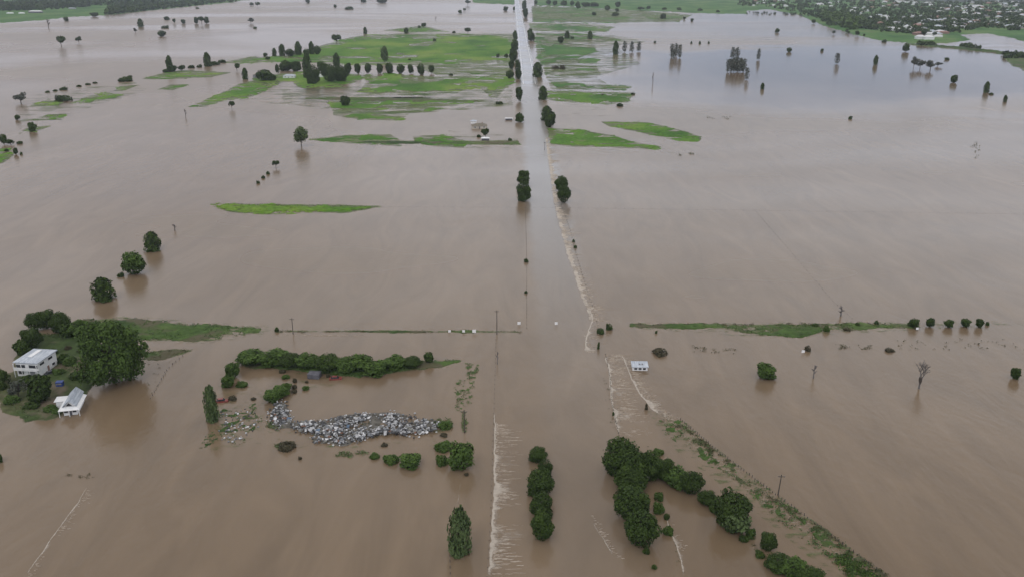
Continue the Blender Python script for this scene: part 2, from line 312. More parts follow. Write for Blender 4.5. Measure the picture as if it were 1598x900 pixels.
def drowned_mat(fs, lo=1.24, hi=1.52):
    m, T, b, out = new_mat('drowned_grass_tips'); L = T.links
    g = N(T, 'ShaderNodeNewGeometry')
    def noise(scale, stretch, detail=5.0):
        mp = N(T, 'ShaderNodeMapping'); mp.inputs['Scale'].default_value = stretch; L.new(g.outputs['Position'], mp.inputs[0])
        n = N(T, 'ShaderNodeTexNoise', inp={'Scale': scale, 'Detail': detail, 'Roughness': 0.68}); L.new(mp.outputs[0], n.inputs['Vector']); return n.outputs['Fac']
    at = N(T, 'ShaderNodeAttribute', attribute_name='dens')
    a = N(T, 'ShaderNodeMath', operation='ADD'); L.new(noise(fs, (0.45, 1.0, 1), 7.0), a.inputs[0]); L.new(at.outputs['Fac'], a.inputs[1])
    mr = N(T, 'ShaderNodeMapRange', interpolation_type='SMOOTHSTEP', inp={'From Min': lo, 'From Max': hi, 'To Min': 0.0, 'To Max': 0.9}); L.new(a.outputs[0], mr.inputs['Value'])
    L.new(mr.outputs[0], b.inputs['Alpha'])
    cr = N(T, 'ShaderNodeValToRGB'); L.new(noise(fs*0.5, (0.6, 1, 1)), cr.inputs[0]); e = cr.color_ramp.elements
    e[0].position = 0.35; e[0].color = (0.075, 0.130, 0.030, 1); e[1].position = 0.65; e[1].color = (0.17, 0.20, 0.085, 1)
    L.new(cr.outputs[0], b.inputs['Base Color']); b.inputs['Roughness'].default_value = 0.8; b.inputs['Specular IOR Level'].default_value = 0.2
    return m
M['drowned'] = drowned_mat(0.06, 1.17, 1.45); M['drowned_near'] = drowned_mat(0.45, 1.22, 1.50)
FRZ = [0.030]
def fringe(WX, WY, D, reach, boost, label):
    # sparse grass tips standing a few centimetres out of the water around a bank
    dens = np.clip(1+D/reach, 0, 1)*0.85*boost
    ny, nx = D.shape; I = np.arange(nx*ny).reshape(ny, nx)
    q = np.stack([I[1:, :-1], I[1:, 1:], I[:-1, 1:], I[:-1, :-1]], -1).reshape(-1, 4); q = q[dens.ravel()[q].max(1) > 0.12]
    if len(q) == 0: return
    used = np.unique(q); remap = np.full(nx*ny, -1); remap[used] = np.arange(len(used))
    V = np.stack([WX.ravel(), WY.ravel(), np.full(nx*ny, FRZ[0])], 1)[used]; FRZ[0] += 0.0015
    m = mesh('drowned_grass', V, remap[q], [M['drowned'] if V[:, 1].mean() > 480 else M['drowned_near']], smooth=True)
    at = m.attributes.new('dens', 'FLOAT', 'POINT'); at.data.foreach_set('value', dens.ravel()[used].astype(np.float32))
    tag(link('drowned_grass', m), 'grass tips poking out of the water round the '+label, 'grass', kind='stuff')

# fields around the farm and road
land('grass_field', [[(400,91),(455,86),(500,72),(545,59),(575,55),(620,53),(800,54),(806,75),(802,100),(700,101),(540,101),(470,97),(400,97)]],
     'broad bright green paddock behind the driveway trees', M['grass'], 2.0, 0.7, slope=0.12, amp=0.6, nscale=60, edge=0.5, hmax=0.26)
land('grass_field', [[(600,48),(640,43),(662,41),(680,46),(700,50),(640,51)]], 'narrow green tongue behind the big paddock', M['grass'], 1.5, 0.5, slope=0.15)
land('grass_field', [[(560,118),(800,118),(803,126),(775,152),(762,150),(752,139),(728,137),(712,146),(655,149),(600,149),(560,142),(575,128)]],
     'half drowned green paddock below the driveway trees', M['grass'], 2.0, 0.8, slope=0.07, amp=0.75, nscale=40, edge=1.6, hmax=0.13)
land('grass_field', [[(395,122),(470,112),(560,117),(566,124),(535,134),(500,139),(470,138),(455,128),(420,132),(395,130)]],
     'lawn around the sheltered farmhouse', M['grass'], 2.0, 0.8, edge=1.0)
land('grass_field', [[(296,167),(330,153),(375,131),(400,125),(445,124),(430,134),(400,149),(350,158),(318,166)]],
     'green wedge of pasture left of the farm', M['grass'], 2.0, 0.8, slope=0.08, amp=0.45, edge=1.0, hmax=0.22)
land('grass_field', [[(515,160),(560,157),(640,157),(735,160),(700,169),(640,177),(625,187),(560,187),(522,180)]],
     'patchy green island below the farm paddocks', M['grass'], 2.0, 0.8, slope=0.07, amp=0.75, nscale=36, edge=1.4, hmax=0.13)
land('grass_bank', [[(475,154),(540,152),(700,156),(790,159),(700,159),(540,157)]], 'thin grassy levee line below the farm', M['grass_bank'], 2.0, 0.5, slope=0.2, edge=0.6)
land('grass_field', [[(483,218),(540,212),(608,210),(622,216),(626,228),(560,225)], [(643,213),(690,211),(733,222),(722,231),(675,229),(650,221)]],
     'low grass island left of the road', M['grass'], 1.6, 0.7, slope=0.10, amp=0.45, nscale=22, edge=0.8, hmax=0.20)
land('grass_bank', [[(560,222),(640,221),(808,221),(812,226),(700,226)]], 'thin dark grass line beside the roadside house', M['grass_bank'], 1.6, 0.5, slope=0.12, amp=0.2, edge=0.8)
land('grass_field', [[(855,200),(905,203),(960,213),(985,222),(1030,229),(1025,233),(900,228),(860,226)]],
     'green triangle of grass right of the road', M['grass'], 1.6, 0.7, slope=0.10, amp=0.40, edge=0.8, hmax=0.22)
land('grass_field', [[(938,190),(1010,192),(1060,203),(1094,214),(1090,222),(1060,221),(1000,207),(950,197)]],
     'long green island slanting away from the road', M['grass'], 1.6, 0.7, slope=0.15, edge=0.6)
land('grass_field', [[(852,142),(900,143),(987,146),(980,160),(950,163),(870,158),(852,154)]],
     'straight-edged green paddock right of the road', M['grass'], 1.6, 0.7, slope=0.15, amp=0.25, edge=0.3, hmax=0.3)
land('grass_field', [[(836,66),(870,66),(928,72),(930,80),(900,92),(840,94)]],
     'green paddock right of the road beside the reflected sky', M['grass_far'], 1.6, 0.6, slope=0.12, edge=0.8, amp=0.6, nscale=50, hmax=0.16)
land('grass_field', [[(826,37),(900,37),(958,43),(945,50),(870,50),(828,48)]],
     'far green paddock right of the road', M['grass_far'], 1.6, 0.5, slope=0.15, edge=0.6, amp=0.6, nscale=70, hmax=0.16)
land('grass_field', [[(830,12),(900,14),(965,20),(985,28),(960,35),(832,33)]],
     'streaky half drowned paddocks beyond the green ones', M['grass_far'], 1.6, 0.4, slope=0.05, amp=0.9, nscale=110, edge=0.6, hmax=0.03)
land('grass_field', [[(836,52),(900,52),(955,58),(970,64),(910,66),(836,65)],[(840,94),(935,92),(930,98),(845,100)],[(850,100),(930,104),(938,116),(880,120),(850,116)],[(858,126),(900,132),(985,136),(975,140),(870,138)],[(1000,22),(1065,25),(1060,32),(1020,31)]],
     'broken strip of drowned grass right of the road', M['grass_far'], 1.6, 0.5, slope=0.05, amp=0.9, nscale=45, edge=0.6, hmax=0.03)
land('far_plain', [[(840,-60),(835,9),(900,11),(1000,17),(1100,21),(1165,22),(1165,-60)]],
     'far green plain behind the flood right of the road', M['grass_far'], 4.0, 0.5, slope=0.3, hmax=0.8, edge=0.4, escale=120)
land('far_plain', [[(735,-60),(738,5),(803,8),(804,-60)]], 'far green plain left of the road', M['grass_far'], 4.0, 0.5, slope=0.3, hmax=0.8)
land('far_plain', [[(-300,-60),(-300,48),(0,36),(60,32),(110,27),(160,25),(210,20),(260,14),(320,9),(370,3),(430,-6),(470,-60)]],
     'far left shore of pasture and woods', M['grass_far'], 4.0, 0.5, slope=0.3, hmax=0.8, edge=0.4, escale=120)
land('town_shore', [[(1140,-60),(1155,18),(1200,15),(1250,25),(1280,38),(1320,51),(1370,63),(1425,68),(1480,68),(1515,62),(1500,55),(1540,53),(1570,58),(1598,65),(1900,66),(1900,-60)]],
     'higher ground that the far town stands on', M['grass_far'], 3.0, 0.5, slope=0.3, hmax=1.5, edge=0.4, escale=60)
land('embankment', [[(1415,69),(1500,74),(1545,79),(1590,85),(1700,96),(1700,99),(1590,88),(1545,82),(1500,77),(1430,71)]],
     'long dark embankment below the town', M['grass_bank'], 2.0, 0.35, slope=1.5, hmax=2.0, zbase=0.6)
land('grass_field', [[(1566,90),(1590,84),(1800,90),(1800,140),(1598,110),(1580,102)]], 'green corner of land at the right edge', M['grass_bank'], 2.0, 0.6, slope=0.2, edge=0.8)
land('grass_field', [[(222,123),(260,113),(300,110),(358,114),(330,120),(250,124)],[(248,140),(265,133),(292,133),(270,141)],[(48,166),(75,155),(98,160),(92,166)],
                     [(108,162),(135,151),(165,145),(194,149),(140,161)],[(178,142),(190,135),(212,134),(195,141)],[(52,187),(75,179),(102,179),(95,187)],[(36,204),(50,199),(78,197),(55,205)],
                     [(-20,232),(15,233),(22,240),(8,252),(-20,262)],[(345,98),(400,88),(402,97),(370,99)]],
     'small grass island in the flood on the left', M['grass'], 1.5, 0.6, slope=0.08, amp=0.4, nscale=25, edge=0.8, hmax=0.2)
land('grass_bank', [[(328,319),(360,318),(500,320),(594,322),(572,327),(530,332),(420,334),(360,331),(335,325)]],
     'long bright green bank standing alone in the flood', M['grass'], 1.2, 0.6, slope=0.14, amp=0.05, nscale=6, edge=1.2, escale=8)
land('grass_bank', [[(190,495),(250,501),(300,507),(408,512),(406,519),(345,525),(330,531),(200,531),(130,522),(130,500)]],
     'overgrown grass bank behind the big willow', M['grass_bank'], 1.0, 0.7, slope=0.07, amp=0.45, nscale=6, edge=1.6, escale=7, hmax=0.30)
land('grass_bank', [[(222,550),(262,547),(300,545),(285,553),(245,560),(222,560)]], 'short weedy bank right of the big willow', M['grass_bank'], 0.9, 0.6, slope=0.06, amp=0.15, nscale=4, edge=1.2, escale=5)
land('grass_bank', [[(375,556),(500,566),(600,564),(717,562),(700,570),(640,578),(600,583),(560,589),(500,582),(380,572)],[(660,568),(690,562),(718,561),(690,570)]],
     'low grassy bund under the hedge', M['grass_bank'], 1.0, 0.7, slope=0.10, amp=0.08, nscale=5, edge=1.0, escale=5)
land('grass_bank', [[(985,506),(1120,506),(1430,505),(1440,511),(1285,515),(1250,524),(1190,523),(1130,513),(1050,511),(985,509)]],
     'long low grass bank running right from the road', M['grass_bank'], 1.2, 0.6, slope=0.08, amp=0.5, nscale=9, edge=1.0, escale=8, hmax=0.14)
land('grass_bank', [[(430,516),(560,515),(700,516),(810,516),(812,519),(700,518),(560,518),(430,518)]],
     'thin drowned verge line with signs standing in it', M['grass_bank'], 1.2, 0.5, slope=0.08, amp=0.3, nscale=8, edge=0.7, escale=9, hmax=0.08)
land('embankment', [[(1230,790),(1300,838),(1386,903),(1340,903),(1305,870),(1262,825)],[(1028,655),(1062,655),(1115,702),(1160,735),(1130,735),(1080,705),(1040,675)],[(1150,745),(1205,768),(1240,800),(1215,805),(1170,770)]],
     'weedy embankment running to the lower right corner', M['grass_bank'], 1.0, 0.8, slope=0.03, amp=0.8, nscale=2.2, edge=1.5, escale=3, hmax=-0.13)
land('yard', [[(25,548),(50,520),(128,520),(150,560),(140,600),(128,635),(85,655),(40,658),(8,640),(-20,610),(-20,585),(20,580)]],
     'muddy yard around the two white farm buildings', M['yard'], 1.0, 0.7, slope=0.06, amp=0.10, nscale=9, edge=2.0, escale=10, hmax=0.3)
land('grass_bank', [[(345,640),(398,632),(408,655),(378,692),(355,690),(330,688),(308,700),(325,680),(345,668)]],
     'scrappy low island beside the poplar', M['grass_bank'], 1.0, 0.8, slope=0.04, amp=0.8, nscale=1.6, edge=1.5, escale=3, hmax=-0.18, reach=0)
land('grass_bank', [[(728,567),(745,567),(744,590),(730,591)],[(712,596),(738,594),(732,640),(716,640)]],
     'narrow weedy mound left of the drowned road', M['grass_bank'], 0.9, 0.7, slope=0.04, amp=0.7, nscale=1.6, edge=1.0, escale=2, hmax=-0.16, reach=0)
land('rubble_mound', [[(426,628),(440,626),(452,645),(452,655),(475,658),(500,657),(540,649),(570,645),(605,645),(640,648),(660,655),(690,660),(680,672),(650,678),(600,676),(570,683),(540,693),(525,695),(515,690),(500,690),(482,684),(498,680),(480,674),(455,670),(430,666),(422,650)]],
     'grey earth under the heaped rubble', noisy('grey_earth', (0.07,0.065,0.055), (0.15,0.14,0.12), 0.5, coord='World'), 1.0, 0.7, slope=0.10, amp=0.9, nscale=3.2, edge=1.0, escale=5, hmax=0.12)

for P_, rc, bo, lb in (
  ([(440,140),(560,135),(800,138),(800,165),(640,178),(500,170),(440,160)], 3, 0.86, 'drowned paddocks below the farm'),
  ([(300,160),(430,130),(520,145),(480,165),(380,160)], 3, 0.80, 'flooded corner left of the farm'),
  ([(640,101),(800,101),(800,118),(680,117)], 2, 0.98, 'flooded end of the driveway'),
  ([(840,52),(960,56),(1010,66),(960,72),(1000,100),(930,120),(960,140),(860,140),(845,100)], 3, 0.88, 'far paddocks right of the road'),
  ([(830,10),(960,14),(1080,24),(1060,34),(960,36),(832,34)], 1.5, 1.0, 'farthest paddocks right of the road'),
  ([(860,160),(990,158),(960,180),(880,185)], 3, 0.74, 'shallow margin beside the straight paddock'),
  ([(870,228),(1060,232),(1090,240),(960,238)], 2, 0.72, 'shallow margin below the green triangle'),
  ([(30,150),(210,128),(230,140),(120,175),(30,210)], 3, 0.80, 'small islands on the far left'),
  ([(700,205),(808,212),(808,235),(700,232)], 3, 0.80, 'roadside house'),
  ([(340,600),(410,590),(415,690),(350,705),(320,700)], 4, 0.82, 'scrappy island beside the poplar'),
  ([(470,575),(530,578),(520,612),(440,620),(450,590)], 4, 0.82, 'shallows inside the curved hedge'),
  ([(1010,640),(1062,652),(1120,700),(1240,790),(1390,900),(1300,900),(1180,800),(1040,690)], 4, 0.86, 'slanting embankment'),
  ([(410,655),(480,680),(600,690),(700,665),(710,690),(560,712),(430,702)], 4, 0.80, 'rubble heap'),
  ([(1000,503),(1440,502),(1600,502),(1600,507),(1440,514),(1200,527),(1000,514)], 3, 0.86, 'right-hand grass bank'),
  ([(190,492),(420,508),(440,520),(330,536),(200,535)], 4, 0.84, 'bank behind the willow'),
  ([(900,560),(900,560),(900,561)], 1, 0.1, 'road')):
    if bo > 0.2: land('drowned_grass', [P_], lb, M['grass'], 1.6, 0.6, edge=0.8, escale=20 if P_[0][1] < 300 else 5, reach=rc, boost=bo, solid=False)

# ------------------------------------------------------------------ road
def build_road():
    ys = np.concatenate([np.arange(150, 900, 10), np.arange(900, 5000, 50), [6500]])
    def zc(Y): return -0.6+0.75*np.clip((Y-900)/250.0, 0, 1)
    m, T, b, out = new_mat('wet_asphalt'); L = T.links
    g = N(T, 'ShaderNodeNewGeometry'); nz = N(T, 'ShaderNodeTexNoise', inp={'Scale': 0.015, 'Detail': 2.0}); L.new(g.outputs['Position'], nz.inputs['Vector'])
    cr = N(T, 'ShaderNodeValToRGB'); L.new(nz.outputs['Fac'], cr.inputs[0]); e = cr.color_ramp.elements
    e[0].position = 0.35; e[0].color = (0.20, 0.21, 0.23, 1); e[1].position = 0.6; e[1].color = (0.29, 0.285, 0.285, 1)
    L.new(cr.outputs[0], b.inputs['Base Color'])
    mr = N(T, 'ShaderNodeMapRange', inp={'From Min': 0.35, 'From Max': 0.6, 'To Min': 0.15, 'To Max': 0.30}); L.new(nz.outputs['Fac'], mr.inputs['Value']); L.new(mr.outputs[0], b.inputs['Roughness'])
    V = []; F = []
    for Y in ys:
        z = zc(Y); w = float(fbm(np.array(Y/60.0), np.array(2.0), 3))*3
        for x, dz in ((9.5, -0.5), (12.0, 0.0), (21.5, 0.06), (31.5, 0.0), (34.0, -0.5)): V.append((x, Y, z+dz))
    for j in range(len(ys)-1):
        for i in range(4): a = j*5+i; F.append((a, a+1, a+6, a+5))
    tag(link('road', mesh('road', V, F, [m])), 'straight highway rising wet out of the flood', kind='structure')
    P = noisy('line_paint', (0.60, 0.60, 0.58), (0.75, 0.75, 0.72), 1.0, 0.5)
    V = []; F = []
    for j in range(len(ys)-1):
        if ys[j] < 950: continue
        for xx in (14.0, 29.0):
            b0 = len(V)
            for Y in (ys[j], ys[j+1]):
                z = zc(Y)+0.06-abs(xx-21.5)/9.3*0.06+0.02
                V += [(xx-0.25, Y, z), (xx+0.25, Y, z)]
            F.append((b0, b0+1, b0+3, b0+2))
    tag(link('road_marking', mesh('road_marking', V, F, [P])), 'pale edge lines painted on the highway', kind='structure')
build_road()

# ------------------------------------------------------------------ hills on the skyline (outside the picture's top edge, and the blue rise at its right corner)
def hills():
    xs = np.linspace(-10000, 10000, 220); V = []; rows = 14
    for j in range(rows):
        for x in xs:
            y = 7200+j*330
            h = 100*(0.35+1.2*fbm(np.array(x/1900.0), np.array(3.1), 4)+0.35)*math.sin(math.pi*j/(rows-1))**1.0
            V.append((x, y, max(-2, float(h))-1.5+8*float(fbm(np.array(x/160.0), np.array(y/160.0), 3))))
    n = len(xs); F = np.array([(j*n+i, j*n+i+1, (j+1)*n+i+1, (j+1)*n+i) for j in range(rows-1) for i in range(n-1)])
    tag(link('hills', mesh('hills', V, F, [noisy('wooded_slopes', (0.025, 0.04, 0.025), (0.06, 0.085, 0.04), 0.01, coord='World')], smooth=True)), 'wooded hills on the skyline', kind='structure')
    V = []; m = 70; k = 20
    a = G(1400, 5); 
    for j in range(k):
        for i in range(m):
            x = 1700+3400*i/(m-1); y = 3900+1900*j/(k-1)
            e = min(1, i/18.0, (k-1-j)/5.0, j/7.0)
            V.append((x, y, -1+38*e*e*(3-2*e)*(0.7+0.8*float(fbm(np.array(x/500.0), np.array(y/500.0), 4)))+5*float(fbm(np.array(x/60.0), np.array(y/60.0), 3))*e))
    F = np.array([(j*m+i, j*m+i+1, (j+1)*m+i+1, (j+1)*m+i) for j in range(k-1) for i in range(m-1)])
    tag(link('hill', mesh('hill', V, F, [noisy('wooded_rise', (0.022, 0.035, 0.028), (0.05, 0.07, 0.045), 0.015, coord='World')], smooth=True)), 'dark wooded rise behind the far town', kind='structure')
hills()

# ------------------------------------------------------------------ foliage prototypes (unit crowns: radius 1, z from -1 to 1)
def leaf_mesh(name, C, Nn, S, mat, tint):
    """C centres, Nn outward directions, S sizes -> one quad each, roughly facing outward/up with jitter"""
    n = len(C)
    nd = Nn+rng.normal(0, 0.55, (n, 3))+np.array([0, 0, 0.25]); nd /= np.linalg.norm(nd, axis=1, keepdims=True)
    u = np.cross(nd, rng.normal(0, 1, (n, 3))); u /= np.linalg.norm(u, axis=1, keepdims=True); v = np.cross(nd, u)
    S = S[:, None]; r = lambda: rng.uniform(0.6, 1.2, (n, 1))
    V = np.stack([C-u*S*r()-v*S*0.35*r(), C+u*S*0.3*r()-v*S*r(), C+u*S*r()+v*S*0.4*r(), C-u*S*0.35*r()+v*S*r()], 1).reshape(-1, 3)
    F = np.arange(4*n).reshape(n, 4)
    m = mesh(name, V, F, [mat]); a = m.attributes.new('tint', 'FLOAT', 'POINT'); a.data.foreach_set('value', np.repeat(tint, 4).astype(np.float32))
    return m
def unit(n):
    v = rng.normal(0, 1, (n, 3)); return v/np.linalg.norm(v, axis=1, keepdims=True)
def lobed(n, lobes, fill=0.25, size=0.09):
    """lobes: list of (cx,cy,cz,rx,rz)"""
    w = np.array([l[3]**2 for l in lobes]); w = w/w.sum(); k = rng.choice(len(lobes), n, p=w)
    L = np.array(lobes)[k]; d = unit(n); rr = 1-np.abs(rng.normal(0, 0.10, n)); inn = rng.random(n) < fill; rr[inn] = rng.uniform(0.3, 0.95, inn.sum())
    C = L[:, :3]+d*rr[:, None]*np.stack([L[:, 3], L[:, 3], L[:, 4]], 1)
    ang = rng.random(len(lobes))
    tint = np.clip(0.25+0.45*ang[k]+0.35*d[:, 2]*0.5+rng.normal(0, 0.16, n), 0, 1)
    return C, d, size*rng.uniform(0.6, 1.35, n), tint
def clip_unit(C):
    r = np.hypot(C[:, 0], C[:, 1]); s = np.maximum(1, r/1.05); C[:, 0] /= s; C[:, 1] /= s; C[:, 2] = np.clip(C[:, 2], -1.02, 1.05); return C
def crown_round(mat, n=2600, nl=13, size=0.085, fill=0.22):
    lobes = [(0, 0, 0, 0.80, 0.84)]
    for i in range(nl):
        a = 2*math.pi*(i+rng.random()*0.7)/nl*1.9; z = rng.uniform(-0.75, 0.72); q = math.sqrt(max(0.06, 1-z*z))*rng.uniform(0.48, 0.68)
        lobes.append((q*math.cos(a), q*math.sin(a), z*0.80, rng.uniform(0.28, 0.46), rng.uniform(0.24, 0.40)))
    C, d, S, t = lobed(n, lobes, fill, size); C += rng.normal(0, 0.045, C.shape)*(rng.random((n, 1)) < 0.45); return leaf_mesh('crown', clip_unit(C), d, S, mat, t)
def crown_column(mat, n=1800, size=0.10, point=0.8, gaps=0.0):
    z = rng.uniform(-1, 1, n); prof = np.interp(z, [-1, -0.7, -0.1, 0.6, 1.0], [0.60, 0.95, 1.0, 0.78, 0.25*(2-point)])
    a = rng.uniform(0, 2*math.pi, n); lump = 1+0.22*np.sin(3*a+5*z)+0.14*np.sin(7*a-9*z+1)
    r = prof*lump*np.sqrt(rng.uniform(0.25, 1, n)); C = np.stack([r*np.cos(a), r*np.sin(a), z], 1)
    if gaps: C = C+rng.normal(0, gaps, (n, 3))*np.array([1, 1, 0.4])
    d = np.stack([np.cos(a), np.sin(a), np.full(n, 0.3)], 1)
    return leaf_mesh('crown', clip_unit(C), d, np.full(n, size)*rng.uniform(0.6, 1.3, n), mat, np.clip(0.45+0.3*(lump-1)/0.3+rng.normal(0, 0.2, n), 0, 1))
def crown_umbrella(mat, n=900, size=0.09):
    lobes = []
    for i in range(11):
        a = rng.uniform(0, 6.28); q = rng.uniform(0.1, 0.70)
        lobes.append((q*math.cos(a), q*math.sin(a), rng.uniform(-0.45, 0.70)*(1.15-q), rng.uniform(0.28, 0.42), rng.uniform(0.28, 0.45)))
    C, d, S, t = lobed(n, lobes, 0.4, size); return leaf_mesh('crown', clip_unit(C), d, S, mat, t)
def crown_dome(mat, n=1500, size=0.10):
    lobes = [(0, 0, -0.3, 0.78, 1.0)]
    for i in range(9):
        a = rng.uniform(0, 6.28); q = rng.uniform(0.3, 0.72)
        lobes.append((q*math.cos(a), q*math.sin(a), rng.uniform(-0.6, 0.3), rng.uniform(0.25, 0.38), rng.uniform(0.35, 0.6)))
    C, d, S, t = lobed(n, lobes, 0.2, size); return leaf_mesh('shrub', clip_unit(C), d, S, mat, t)
def crown_willow(mat, n=15000):
    lobes = [(0, 0, 0, 0.7, 0.75)]
    for i in range(26):
        a = rng.uniform(0, 6.28); z = rng.uniform(-0.6, 0.75); q = math.sqrt(max(0.05, 1-z*z))*rng.uniform(0.45, 0.82)
        lobes.append((q*math.cos(a), q*math.sin(a), z*0.85, rng.uniform(0.18, 0.32), rng.uniform(0.18, 0.34)))
    C, d, S, t = lobed(n, lobes, 0.3, 0.032); C += rng.normal(0, 0.035, C.shape); return leaf_mesh('crown', clip_unit(C), d, S, mat, t)
def branches(mat, seed, depth=4, spread=0.55, r0=0.035, side=1.0):
    rnd = random.Random(seed); mb = MB()
    def grow(p, d, L, r, k):
        q = p+d*L; mb.tube(p, q, r, r*0.65, 4)
        if k == 0: return
        for i in range(rnd.choice((2, 3, 3))):
            nd = (d+Vector((rnd.uniform(-1, 1)*side, rnd.uniform(-1, 1)*side, rnd.uniform(-0.25, 0.5)))*spread*1.3).normalized()
            grow(p+d*L*rnd.uniform(0.6, 1.0), nd, L*rnd.uniform(0.6, 0.85), r*0.62, k-1)
    grow(Vector((0, 0, -0.02)), Vector((rnd.uniform(-.15, .15), rnd.uniform(-.15, .15), 1)).normalized(), 0.22, r0, depth)
    V = np.array(mb.V); h = V[:, 2].max(); w = max(np.abs(V[:, 0]).max(), np.abs(V[:, 1]).max()); V[:, 2] /= h; V[:, :2] /= w
    return mesh('branches', V, mb.F, [mat])
def trunk_mesh():
    mb = MB(); mb.tube((0, 0, -1.2), (0.05, 0.02, 0.55), 1.0, 0.72, 7); mb.tube((0.05, 0.02, 0.55), (0.0, 0.0, 1.0), 0.72, 0.45, 7)
    for a in range(5):
        x, y = math.cos(a*1.26), math.sin(a*1.26); mb.tube((0.04, 0.02, 0.6+0.05*a), (x*3.2, y*3.2, 1.0+0.07*a), 0.45, 0.2, 5)
    return mesh('trunk', mb.V, mb.F, [M['bark']])
TRUNK = trunk_mesh()
def spike_mesh():
    mb = MB(); rnd = random.Random(3)
    mb.tube((0, 0, -0.3), (0.03, 0, 1.0), 0.28, 0.1, 5)
    for k in range(6):
        z = 0.35+0.1*k; a = rnd.uniform(0, 6.28); mb.tube((0.02, 0, z), (0.9*math.cos(a), 0.9*math.sin(a), z+rnd.uniform(0.1, 0.25)), 0.12, 0.03, 4)
    return mesh('branches', mb.V, mb.F, [M['deadwood']])
PR = {
 'fig': [crown_round(M['leaf_dark'], 5200, 12, 0.055) for _ in range(5)],
 'round': [crown_round(M['leaf_dark'], 1500, 11, 0.11) for _ in range(4)],
 'green': [crown_round(M['leaf_mid'], 2600, 12, 0.08) for _ in range(3)],
 'pale': [crown_round(M['leaf_pale'], 1200, 12, 0.10, 0.5) for _ in range(2)],
 'grey': [crown_umbrella(M['leaf_grey'], 700, 0.10) for _ in range(3)],
 'column': [crown_column(M['leaf_pale'], 2400, 0.085, gaps=0.10) for _ in range(2)],
 'dcolumn': [crown_column(M['leaf_dark'], 1100, 0.13) for _ in range(3)],
 'umbrella': [crown_umbrella(M['leaf_dark'], 1100, 0.10) for _ in range(3)],
 'willow': [crown_willow(M['leaf_mid'])],
 'cone': [crown_column(M['leaf_dark'], 2200, 0.09, 1.0) for _ in range(2)],
 'shrub': [crown_dome(M['leaf_dark'], 1300, 0.10) for _ in range(4)],
 'gshrub': [crown_dome(M['leaf_mid'], 1500, 0.10) for _ in range(4)],
 'bshrub': [crown_dome(M['leaf_brown'], 900, 0.11) for _ in range(3)],
 'ghost': [crown_column(M['leaf_grey'], 260, 0.16, 0.6, gaps=0.25) for _ in range(3)],
 'bare': [branches(M['deadwood'], s, 6, 0.80, 0.030) for s in (1, 5, 9)],
 'snag': [spike_mesh()],
}
def place(x, yt, yb, w, clear=0.0, bury=0.0):
    z = 0.0
    for _ in range(4):
        ycb = yb-(yb-yt)*clear; yc = (yt+ycb)/2; t = tt(yc, z); th = dep(yc)
        a = w/2*t; p = (ycb-yt)/2*t
        c2 = p*p-(a*math.sin(th))**2; c = math.sqrt(max(c2, (0.45*a)**2, 0.01))/math.cos(th)
        ch = clear*(yb-yt)*t/math.cos(th); z = min(c*(1-bury)+ch, 30)
    g = G(x, yc, z); return g, a, c, ch, z
NAMES = {'fig': 'broadleaf_tree', 'round': 'broadleaf_tree', 'green': 'leafy_tree', 'pale': 'leafy_tree', 'grey': 'sparse_tree', 'column': 'poplar_tree', 'dcolumn': 'upright_tree',
         'umbrella': 'gum_tree', 'willow': 'willow_tree', 'ghost': 'bare_tree', 'cone': 'conical_tree', 'shrub': 'shrub', 'gshrub': 'shrub', 'bshrub': 'shrub', 'bare': 'bare_tree', 'snag': 'dead_tree'}
BURY = {'fig': 0.14, 'round': 0.12, 'green': 0.18, 'willow': 0.22, 'column': 0.15, 'cone': 0.15, 'dcolumn': 0.12}
def plant(kind, x, yt, yb, w, label, group=None, clear=None, grow=1.0):
    name = NAMES[kind]; data = random.choice(PR[kind]); rz = random.uniform(0, 6.28)
    if kind == 'round': data = random.choice(PR['round']+PR['round']+PR['umbrella'][:2]); grow *= random.uniform(0.86, 1.12)
    if clear is None: clear = {'ghost': 0.12, 'grey': 0.12, 'umbrella': 0.22}.get(kind, 0.0)
    cat = 'shrub' if name == 'shrub' else 'tree'
    if kind in ('bare', 'snag'):
        t = tt(yb); g = G(x, yb); h = (yb-yt)*t/math.cos(dep(yb)); r = w/2*t
        if kind == 'snag':
            o = link(name, data, None, (g.x, g.y, 0), (r*0.7, r*0.7, h), rz)
        else:
            o = link(name, None, None, (g.x, g.y, 0)); 
            link('trunk', TRUNK, o, (0, 0, 0), (0.018*h, 0.018*h, h*0.32)); link('branches', data, o, (0, 0, 0), (r, r, h), rz)
        tag(o, label, 'dead tree' if kind == 'snag' else 'tree', group); return o
    if name == 'shrub':
        g, a, c, ch, z = place(x, yt, yb, w, 0.0, 0.45)
        o = link(name, data, None, (g.x, g.y, z), (a*grow, a*grow, c*grow), rz)
        tag(o, label, cat, group); return o
    g, a, c, ch, z = place(x, yt, yb, w, clear, BURY.get(kind, 0.05))
    if kind in ('fig', 'green') and yb > 480: grow *= 1.12 if x > 800 else 0.97
    o = link(name, None, None, (g.x, g.y, 0))
    link('crown', data, o, (0, 0, z), (a*grow, a*grow, c*grow), rz)
    r = max(0.18, 0.07*a); link('trunk', TRUNK, o, (0, 0, 0), (r, r, max(0.5, z*(1.0 if clear == 0 else 1.05))), rz)
    tag(o, label, cat, group); return o
ORD = ['first', 'second', 'third', 'fourth', 'fifth', 'sixth', 'seventh', 'eighth', 'ninth', 'tenth', 'eleventh', 'twelfth', 'thirteenth', 'fourteenth', 'fifteenth', 'sixteenth']
def row(items, phrase, group):
    for i, it in enumerate(items): plant(*it, label=ORD[i]+' '+phrase, group=group)

